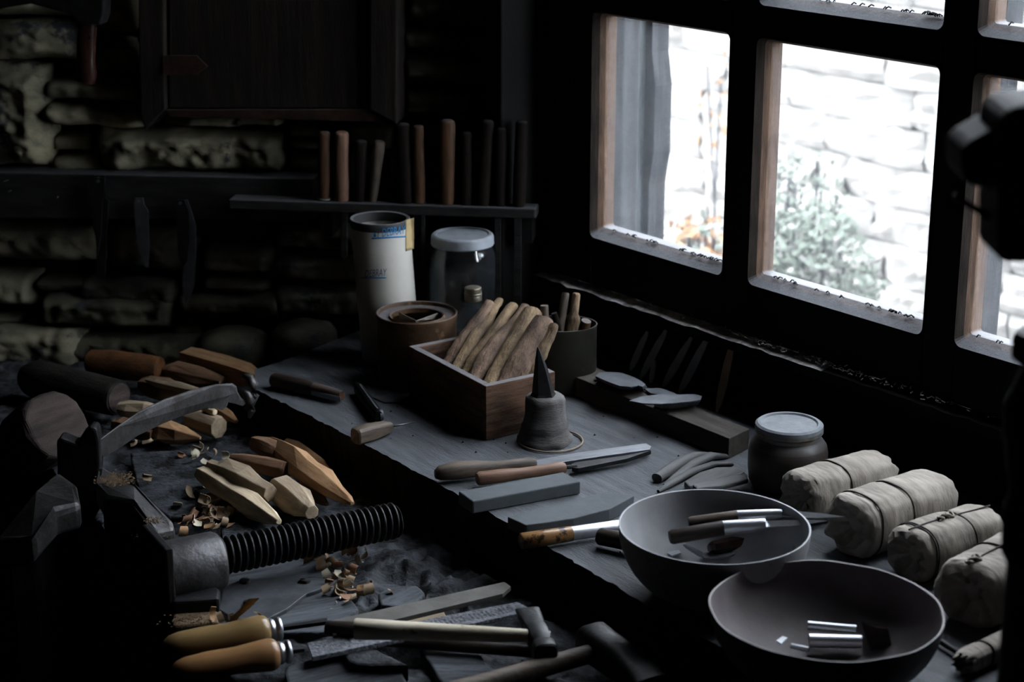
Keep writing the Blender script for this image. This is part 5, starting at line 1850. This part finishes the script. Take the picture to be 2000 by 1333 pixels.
# ---- blades leaning on the wall under the ledge
for i, (bx0, by0, tx, ty, w_, m, lb) in enumerate([
    (1232, 724, 1266, 648, 8, 'pale_blade', 'faint dark blade leaning on the wall, leftmost of the leaning row'),
    (1252, 740, 1302, 646, 9, 'pale_blade', 'dark blade leaning on the wall, second of the row'),
    (1272, 748, 1280, 704, 7, 'pale_blade', 'short dark blade leaning low between taller ones'),
    (1296, 756, 1352, 660, 9, 'pale_blade', 'dark slanting blade in the middle of the leaning row'),
    (1328, 768, 1386, 656, 10, 'pale_blade', 'long dark slanting blade left of the pale upright one'),
    (1402, 806, 1432, 668, 11, 'tan_blade', 'pale brown blade blank leaning nearly upright at the right of the row')]):
    foot = P(bx0, by0, SLAB)
    ds = (foot - W0).dot(N)
    # plane through the foot that leans back to touch the wall
    tp = hit(tx, ty, W0 + N * (-.004), N)
    mid_up = (tp - foot)
    nrm = U.cross(Z3 * .1 + N * (-.004 - ds)).normalized()
    tp = hit(tx, ty, foot, nrm)
    ax = (tp - foot)
    L_ = ax.length
    mw = frame(foot, tp, up=-N)
    k_ = mpp(foot)
    w = w_ * k_
    pts = [(0, -.25 * w), (0, .35 * w), (.12 * L_, .75 * w), (.35 * L_, w), (.7 * L_, .95 * w), (.86 * L_, .7 * w), (.9 * L_, .55 * w), (.985 * L_, .5 * w), (L_, .3 * w), (L_, -.3 * w), (.9 * L_, -.55 * w), (.8 * L_, -.7 * w), (.4 * L_, -.95 * w), (.15 * L_, -.7 * w)]
    mb = MB().hexa([(x, y, 0) for x, y in pts], [(x, y, .0018) for x, y in pts])
    tag(obj('leaning_blade', mb.v, mb.f, m, mw=mw, bevel=.0002), lb, 'blade', 'blades leaning on the wall under the ledge')

# ---- painted jar with the dusty lid
pj, c, k = upright('squat_jar', 1536, 948, 'squat dark smeared jar with dusty grey lid beside the paper parcels', 'jar')
zt = ztop(1534, 825, c) - SLAB
R = 77 * k
prof = [(0, .001), (R * .86, .001), (R * .96, .008), (R, zt * .3), (R, zt * .55), (R * .96, zt * .66), (R * .86, zt * .74), (R * .78, zt * .78), (R * .78, zt * .86), (0, zt * .86)]
v, f = lathe_data(prof, 56)
obj('jar_body', v, f, 'pottery', pj, smooth=True, angle=50)
rl = 66 * k
prof = [(0, zt - .002), (rl * .80, zt - .002), (rl * .84, zt), (rl * .92, zt), (rl * .99, zt - .002), (rl, zt - .006)]
v, f = lathe_data(prof + [(rl * .98, zt - .0062), (0, zt - .0062)], 56)
ld = obj('lid', v, f, 'lid_d', pj, smooth=True, angle=35)
v, f = lathe_data([(0, zt - .006), (rl * 1.0, zt - .006), (rl * 1.0, zt - .010), (rl * .93, zt - .0125), (rl * .93, zt - .016), (0, zt - .016)], 56)
obj('lid_rim', v, f, 'lid_rim', ld, smooth=True, angle=35)

# ---- horn pieces
for i, (pts, m, lb) in enumerate([
    ([(1283, 930, 12), (1300, 920, 13), (1330, 900, 13), (1360, 884, 10), (1384, 878, 5)], 'horn', 'thick tapered grey horn strip with dark round end, furthest of the three'),
    ([(1298, 938, 4), (1320, 924, 8), (1355, 902, 11), (1390, 886, 11), (1418, 884, 7)], 'horn', 'curved grey horn strip in the middle of the three'),
    ([(1286, 950, 4), (1310, 938, 8), (1350, 916, 9), (1395, 900, 8), (1430, 898, 5)], 'horn', 'slim grey horn strip nearest the large bowl')]):
    ps = [P(x, y, SLAB + .0085) for x, y, _ in pts]
    org = ps[0]
    mw = frame(org, ps[-1])
    inv = mw.inverted()
    loc = [inv @ p for p in ps]
    secs = [(q.x, q.y, -.0085 + p[2] * mpp(org) * .75 + .0004, p[2] * mpp(org), p[2] * mpp(org) * .75) for q, p in zip(loc, pts)]
    v, f = loft_data(secs, 14, 2.3)
    tag(obj('horn_strip', v, f, m, smooth=True, mw=mw, angle=60), lb, 'horn strip', 'grey horn strips on the slab')
flat('slate_chip', [(1336, 940), (1366, 922), (1400, 912), (1440, 912), (1456, 922), (1400, 948), (1345, 950)], SLAB + .009, .0085, 'horn', 'dark flat horn offcut with raised edge touching the squat jar', 'offcut', bevel=.002)
flat('slate_chip', [(1352, 946), (1400, 935), (1458, 924), (1462, 936), (1410, 949), (1360, 954)], SLAB + .014, .006, 'horn', 'narrow flat horn offcut lying on the wider one', 'offcut', bevel=.002)

# ---- two small files with wooden handles
for i, (pa, pb, prof, m, bladep, zz, lb) in enumerate([
    ((850, 924), (1046, 902), [(0, 9), (.04, 15), (.2, 20), (.4, 17), (.6, 12.5), (.95, 12.5), (1, 10)], 'handle_g', [(1044, 899), (1130, 884), (1262, 866), (1272, 872), (1270, 878), (1130, 898), (1046, 911)], .013, 'small flat file with worn handle swelling at its end, the farther of two'),
    ((932, 936), (1103, 913), [(0, 12), (.03, 14.5), (.3, 14), (.5, 11.5), (.8, 12), (.96, 13), (1, 11)], 'handle_p', [(1116, 906), (1125, 903), (1220, 890), (1272, 880), (1225, 896), (1130, 915), (1117, 914)], .011, 'small file with rosy handle and exposed tang, the nearer of two')]):
    mw, L_, k_ = along(pa, pb, SLAB + zz)
    r0 = empty('small_file', mw)
    tag(r0, lb, 'file', 'small files lying by the grey stones')
    v, f = loft_data([(t * L_, 0, (r - max(p[1] for p in prof)) * k_ * .3, r * k_, r * k_ * .9) for t, r in prof], 18, 2.3)
    obj('handle', v, f, m, r0, smooth=True, angle=50)
    flat('blade', bladep, SLAB + .010, .005, 'steel' if i == 0 else 'iron', parent=r0, bevel=.0005)
    if i == 1:
        v, f = loft_data([(L_ * .98, 0, 0, .0022, .0022), (L_ * 1.14, 0, -.001, .0022, .0022)], 6)
        obj('tang', v, f, 'iron', r0)

# ---- whetstones
flat('whetstone', [(895, 960), (1100, 922), (1134, 941), (923, 980)], SLAB + .0155, .015, 'whet', 'thick rectangular grey whetstone beside the file handles', 'whetstone', bevel=.0015)
flat('whetstone', [(991, 1010), (1090, 984), (1186, 960), (1239, 969), (1190, 995), (1120, 1013), (1060, 1022), (1026, 1026)], SLAB + .0145, .014, 'whet', 'worn hollowed grey whetstone nearer the bowl', 'whetstone', bevel=.001)

# ---- knives by the bowl
ok = empty('orange_knife', None)
mw, L_, k_ = along((1016, 1058), (1116, 1043), SLAB + .0105)
ok.matrix_world = mw
tag(ok, 'knife with spotted orange handle and bright metal collar in front of the whetstone', 'knife')
v, f = loft_data([(0, 0, 0, 13 * k_, 13 * k_), (.03 * L_, 0, 0, 16 * k_, 16 * k_), (.5 * L_, 0, 0, 16.5 * k_, 16 * k_), (1.0 * L_, 0, 0, 15 * k_, 15 * k_)], 24)
obj('handle', v, f, 'orange', ok, smooth=True, angle=50)
v, f = loft_data([(1.0 * L_, 0, 0, 14.5 * k_, 14.5 * k_), (1.98 * L_, 0, 0, 13.5 * k_, 13.5 * k_), (2.0 * L_, 0, 0, 12.5 * k_, 12.5 * k_)], 24)
obj('collar', v, f, 'chrome', ok, smooth=True, angle=50)
mb = MB().hexa([(1.9 * L_, -.0008, -.004), (2.6 * L_, -.0002, .003), (2.6 * L_, .0002, .003), (1.9 * L_, .0008, -.004)], [(1.9 * L_, -.0008, .005), (2.6 * L_, -.0002, .0045), (2.6 * L_, .0002, .0045), (1.9 * L_, .0008, .005)])
obj('blade', mb.v, mb.f, 'chrome', ok)
o = rod('tool_grip', (1168, 1048), (1262, 1066), SLAB + .012, [(0, 14), (.04, 17), (.9, 18), (1, 17)], 'dark_h', label='dark brown knife grip poking out from behind the large bowl', cat='knife')
o.name = 'brown_knife'

# ---- bowls
def bowl(px, py, rim_h, rpx, m, lb, foot, wobz=0.0, tilt=None, sy=1.0):
    c = P(px, py, SLAB + rim_h)
    R = rpx * mpp(c)
    base = Vector((c.x, c.y, SLAB))
    mw = Matrix.Translation(base)
    prof_o, prof_i = [], []
    for i in range(15):
        t = i / 14
        r = foot * R + (R - foot * R) * math.sin(t * math.pi / 2) ** .85
        z = .001 + rim_h * (1 - math.cos(t * math.pi / 2)) ** .92
        prof_o.append((r, z))
        prof_i.append((max(0, r - .0022), z + .0030 * (1 - t)))
    prof = [(0, .0012)] + prof_o + [(R - .0005, rim_h + .0012), (R - .0018, rim_h + .0008)] + prof_i[::-1][1:] + [(0, .0042)]

    def wf(a, r, z):
        if wobz:
            q = (r / R) ** 4
            return (wobz * q * noise.noise(Vector((math.cos(a) * 3, math.sin(a) * 3, 1))), wobz * 1.4 * q * noise.noise(Vector((math.cos(a) * 2.2, math.sin(a) * 2.2, 6))))
        return (0, 0)
    v, f = lathe_data(prof, 96, wob=wf)
    o = obj('bowl', v, f, m, smooth=True, mw=mw, angle=60)
    tag(o, lb, 'bowl')
    return o, base, R


b1, BC1, BR1 = bowl(1395, 1028, .073, 187, 'bowl', 'pale grey metal bowl holding two bright knives', .30)
b2, BC2, BR2 = bowl(1613, 1190, .066, 227, 'bowl2', 'brown grey iron bowl with uneven rim holding cut metal tubes', .30, wobz=.0014)
b2.name = 'iron_bowl'

# knives in the first bowl
for i, (hb, he, fe_, tip, zz, hw, lb) in enumerate([
    ((1345, 1022), (1440, 1009), (1528, 1004), (1650, 1011), .052, 12, 'farther knife in the grey bowl, with grey wooden handle and long bright tip'),
    ((1308, 1050), (1412, 1032), (1496, 1025), (1618, 1019), .044, 15, 'nearer knife in the grey bowl, resting lower against its side')]):
    mw, L_, k_ = along(hb, he, SLAB + zz, SLAB + zz + .006)
    kr = empty('bowl_knife', mw)
    tag(kr, lb, 'knife', 'knives lying in the grey bowl')
    inv = mw.inverted()
    v, f = loft_data([(0, 0, 0, hw * .8 * k_, hw * .8 * k_), (.05 * L_, 0, 0, hw * k_, hw * k_), (L_, 0, 0, hw * k_, hw * k_)], 20)
    obj('handle', v, f, 'handle_g' if i == 0 else 'dark_h', kr, smooth=True, angle=50)
    p1 = P(*he, SLAB + zz + .006)
    p2 = P(*fe_, SLAB + zz + .012)
    mq = frame(p1, p2)
    l2 = (p2 - p1).length
    v, f = loft_data([(0, 0, 0, hw * .98 * k_, hw * .98 * k_), (l2 * .95, 0, 0, hw * .85 * k_, hw * .85 * k_), (l2, 0, 0, hw * .75 * k_, hw * .75 * k_)], 20)
    obj('collar', [inv @ (mq @ Vector(q)) for q in v], f, 'steelb' if 'steelb' in M else 'chrome', kr, smooth=True, angle=50)
    p3 = P(*tip, SLAB + zz + .030)
    mq = frame(p2, p3)
    l3 = (p3 - p2).length
    mb = MB().add([(-.005, -.0010, -.0045), (-.005, -.0010, .0045), (l3 * .6, -.0006, .0032), (l3, 0, .001), (l3 * .6, -.0002, -.003),
                   (-.005, .0010, -.0045), (-.005, .0010, .0045), (l3 * .6, .0006, .0032), (l3, .0002, .001), (l3 * .6, .0002, -.003)],
                  [[0, 1, 2, 3, 4], [9, 8, 7, 6, 5], [0, 5, 6, 1], [1, 6, 7, 2], [2, 7, 8, 3], [3, 8, 9, 4], [4, 9, 5, 0]])
    mq = mq @ Matrix.Rotation(math.radians(-62), 4, 'X')
    obj('blade', [inv @ (mq @ Vector(q)) for q in mb.v], mb.f, 'chrome', kr)
o = rod('wood_offcut', (1385, 1072), (1462, 1058), SLAB + .024, [(0, 8), (.1, 12), (.9, 15), (1, 14)], 'redhandle', n=6, smooth=False, label='reddish brown offcut of wood lying under the knives in the grey bowl', cat='wood offcut', pw=3)
flat('metal_scrap', [(1296, 1076), (1306, 1068), (1322, 1071), (1330, 1080), (1312, 1086)], SLAB + .020, .002, 'chrome', 'pale metal flake at the near side of the grey bowl', 'metal scrap')
rod('metal_scrap', (1336, 1064), (1368, 1083), SLAB + .026, [(0, 3), (.2, 5), (1, 6)], 'lid', n=8, label='short pale metal pin leaning at the near side of the grey bowl', cat='metal scrap')
flat('metal_scrap', [(1368, 1082), (1400, 1076), (1440, 1080), (1420, 1088), (1375, 1090)], SLAB + .018, .002, 'steel', 'flat steel offcut at the bottom of the grey bowl', 'metal scrap')
rod('bent_strip', (1462, 1056), (1520, 1078), SLAB + .026, [(0, 3), (.5, 4), (1, 3)], 'iron', n=8, bend=8, label='dark bent strip beside the red offcut in the grey bowl', cat='metal strip')

# tubes in the second bowl


def ferrule(pa, pb, z, rpx, lb, m='chrome'):
    mw, L_, k_ = along(pa, pb, z)
    r = rpx * k_
    n = 28
    vs, fs = [], []
    for x, rr in ((0, r), (L_, r * .96), (L_, r * .86), (0, r * .9)):
        for i in range(n):
            a = 2 * math.pi * i / n
            vs.append((x, rr * math.cos(a), rr * math.sin(a)))
    for k in range(4):
        for i in range(n):
            j = (i + 1) % n
            a, b = k * n, ((k + 1) % 4) * n
            fs.append([a + i, a + j, b + j, b + i])
    o = obj('metal_tube', vs, fs, m, mw=mw, smooth=True, angle=45)
    tag(o, lb, 'metal tube', 'cut metal tubes in the iron bowl')


ferrule((1578, 1222), (1672, 1230), SLAB + .024, 9, 'farther bright metal tube in the iron bowl')
ferrule((1580, 1252), (1682, 1254), SLAB + .018, 14, 'thicker bright metal tube nearest in the iron bowl')
flat('metal_scrap', [(1516, 1252), (1528, 1243), (1538, 1246), (1526, 1258)], SLAB + .020, .0015, 'chrome', 'tiny bright metal flake left of the tubes in the iron bowl', 'metal scrap')
rod('metal_scrap', (1545, 1262), (1580, 1270), SLAB + .012, [(0, 5), (1, 6)], 'chrome', n=12, label='small bright metal ring bit below the tubes in the iron bowl', cat='metal scrap')
pts = [(1682, 1212), (1712, 1220), (1734, 1224), (1742, 1262), (1700, 1266), (1690, 1240)]
q = [P(x, y, SLAB + (.034 if y < 1230 else .014)) for x, y in pts]
mb = MB().hexa([p - Vector((0, .002, .002)) for p in q], q)
tag(world_obj('leather_scrap', mb, 'dark_h', bevel=.0004), 'dark stiff scrap of leather standing beside the tubes in the iron bowl', 'leather scrap')


# ---- paper parcels
def parcel(pa, pb, rpx, lb, strings, seed, end_open=True, hz=.92, knot=None, cross=False):
    r0 = rpx * mpp(P(*pa, SLAB + .03))
    zc = SLAB + r0 * hz + .001
    mw, L_, k_ = along(pa, pb, zc)
    root = empty('paper_parcel', mw)
    tag(root, lb, 'parcel', 'paper wrapped parcels tied with twine')
    n, m_ = 56, 46
    vs, fs = [], []
    for j in range(m_ + 1):
        t = j / m_
        x = t * L_
        e = min(t, 1 - t)
        sc = 1 if e > .10 else .86 + .14 * (e / .10) ** .5
        for i in range(n):
            a = 2 * math.pi * i / n
            c, s_ = math.cos(a), math.sin(a)
            pw = 2.7
            y = math.copysign(abs(c) ** (2 / pw), c) * r0
            z = math.copysign(abs(s_) ** (2 / pw), s_) * r0 * hz
            q = Vector((x * 28 + seed, c * 2.2 + seed, s_ * 2.2))
            w_ = 1 + .055 * noise.noise(q * .8) + .028 * noise.noise(Vector((x * 30, a * 3.5, seed))) - .02 * abs(noise.noise(Vector((x * 160, a * 2, seed))))
            for st in strings:
                w_ -= .05 * math.exp(-((t - st) / .018) ** 2)
            if e < .06:
                w_ += .10 * noise.noise(Vector((a * 2.2, seed, t * 9))) * (1 - e / .06)
            xx = x + (0 if .06 < t < .94 else .006 * noise.noise(Vector((a * 2.5, seed, 4))) * (1 if t < .5 else -1))
            zz = max(z * sc * w_, -r0 * hz)
            vs.append((xx, y * sc * w_, zz))
    for j in range(m_):
        for i in range(n):
            k2 = (i + 1) % n
            fs.append([j * n + i, j * n + k2, (j + 1) * n + k2, (j + 1) * n + i])
    # gathered, folded ends
    for side in (0, 1):
        base = 0 if side == 0 else m_ * n
        prev = [base + i for i in range(n)]
        sgn = -1 if side == 0 else 1
        x0 = 0 if side == 0 else L_
        for ring, (sc, dx) in enumerate([(.80, -.002), (.6, .006), (.3, .012)]):
            cur = []
            for i in range(n):
                a = 2 * math.pi * i / n
                c, s_ = math.cos(a), math.sin(a)
                fold = .004 * noise.noise(Vector((c * 4, s_ * 4, seed + ring))) + .0025 * math.sin(a * 9 + seed)
                cur.append(len(vs))
                vs.append((x0 - sgn * (dx + fold), c * r0 * sc * .9, s_ * r0 * hz * sc * .9))
            for i in range(n):
                k2 = (i + 1) % n
                fs.append([prev[i], prev[k2], cur[k2], cur[i]])
            prev = cur
        fs.append(prev)
    o = obj('wrapping', vs, fs, 'paper', root, smooth=True, angle=50)
    for s_i, st in enumerate(strings):
        pts = []
        for i in range(40):
            a = 2 * math.pi * i / 40
            c, s_ = math.cos(a), math.sin(a)
            pw = 2.7
            x = st * L_ + .002 * math.sin(a + s_i)
            w_ = 1.0 - .015
            pts.append(((x), math.copysign(abs(c) ** (2 / pw), c) * r0 * w_ * 1.01, max(math.copysign(abs(s_) ** (2 / pw), s_) * r0 * hz * w_ * 1.01, -r0 * hz)))
        v, f = tube_data(pts, .0009, 6, closed=True)
        obj('twine', v, f, 'twine', root, smooth=True)
    if cross:
        pts = [(t * L_, -.001 + .002 * math.sin(t * 5), r0 * hz * 1.01) for t in [i / 12 for i in range(13)]]
        v, f = tube_data(pts, .0009, 6)
        obj('twine', v, f, 'twine', root, smooth=True)
    if knot is not None:
        kx = knot * L_
        pts = [(kx + .008 * math.cos(a * 1.0) + .0006 * i, .004 * math.sin(a * 2), r0 * hz * 1.0 + .002 + .0015 * math.sin(a * 3)) for i, a in enumerate([i * .55 for i in range(16)])]
        v, f = tube_data(pts, .0016, 6)
        obj('knot', v, f, 'twine_l', root, smooth=True)
    return root


parcel((1556, 972), (1722, 928), 56, 'farthest paper parcel, tied once with thin twine, beside the squat jar', [.42], 3.1)
parcel((1655, 1030), (1828, 974), 66, 'largest paper parcel with torn crumpled end, second from the squat jar', [.12, .48], 8.7)
parcel((1770, 1086), (1925, 1036), 60, 'third paper parcel with double twine and pale knot on top', [.10, .14, .62], 14.2, knot=.42, cross=True)
parcel((1885, 1166), (2010, 1095), 74, 'nearest large paper parcel with crossed twine knotted at its end', [.50], 21.5, knot=.04, cross=True)
parcel((1880, 1296), (2010, 1235), 26, 'small pale paper roll at the lower right corner', [.3], 27.0)
o = rod('dark_strip', (1815, 1240), (1875, 1278), SLAB + .006, [(0, 6), (1, 6)], 'iron', n=6, label='dark metal strip lying between iron bowl and small paper roll', cat='metal strip')
# ================================================================ black machine standing near on the right
YM = 1.12
mc = empty('drill_press', Matrix.Translation(Vector((.40, YM, 0))))
tag(mc, 'black out of focus drill press rising along the right edge', 'machine')


def mpoly(name, poly, y, th, m='black', bevel=.004):
    q = [yhit(x, yy, y) for x, yy in poly]
    mb = MB().hexa(q, [p + Vector((0, th, 0)) for p in q])
    return world_obj(name, mb, m, mc, bevel=bevel)


mpoly('head', [(1956, 230), (1990, 208), (2180, 195), (2180, 520), (1952, 517)], YM - .03, .06, bevel=.006)
mpoly('motor_housing', [(1880, 292), (1900, 276), (1965, 240), (1965, 372), (1898, 366), (1882, 350)], YM - .01, .05, bevel=.006)
a, b = yhit(1862, 382, YM), yhit(1958, 440, YM)
v, f = tube_data([a, a.lerp(b, .5), b], .0022, 8)
world_obj('feed_lever', MB().add(v, f), 'black', mc, smooth=True)
x0 = yhit(2060, 700, YM).x
# column, table and base stand on the floor
v, f = loft_data([(0, 0, 0, .10, .08), (.04, 0, 0, .10, .08), (.045, 0, 0, .03, .03), (.80, 0, 0, .028, .028), (1.45, 0, 0, .028, .028)], 24)
world_obj('column', MB().add([Vector((x0 + q[1] + .01, YM + q[2], q[0])) for q in v], f), 'black', mc, smooth=True, angle=40)
secs = [(650, 1988), (662, 1978), (700, 1976), (718, 1996), (760, 1978), (790, 1962), (850, 1958), (880, 1964), (960, 1972), (1000, 1958), (1080, 1956), (1110, 1972), (1180, 1974), (1240, 1966), (1400, 1960)]
k_ = (YM / math.cos(TILT)) / FPX
pr = []
for py, px in secs:
    p = yhit(px, py, YM)
    pr.append((x0 - p.x, p.z))
vs, fs = lathe_data([(0, pr[0][1])] + pr + [(pr[-1][0], .75), (0, .75)], 32)
world_obj('spindle_body', MB().add([Vector((x0 + v[0], YM + v[1] * .8, v[2])) for v in vs], fs), 'black', mc, smooth=True, angle=40)
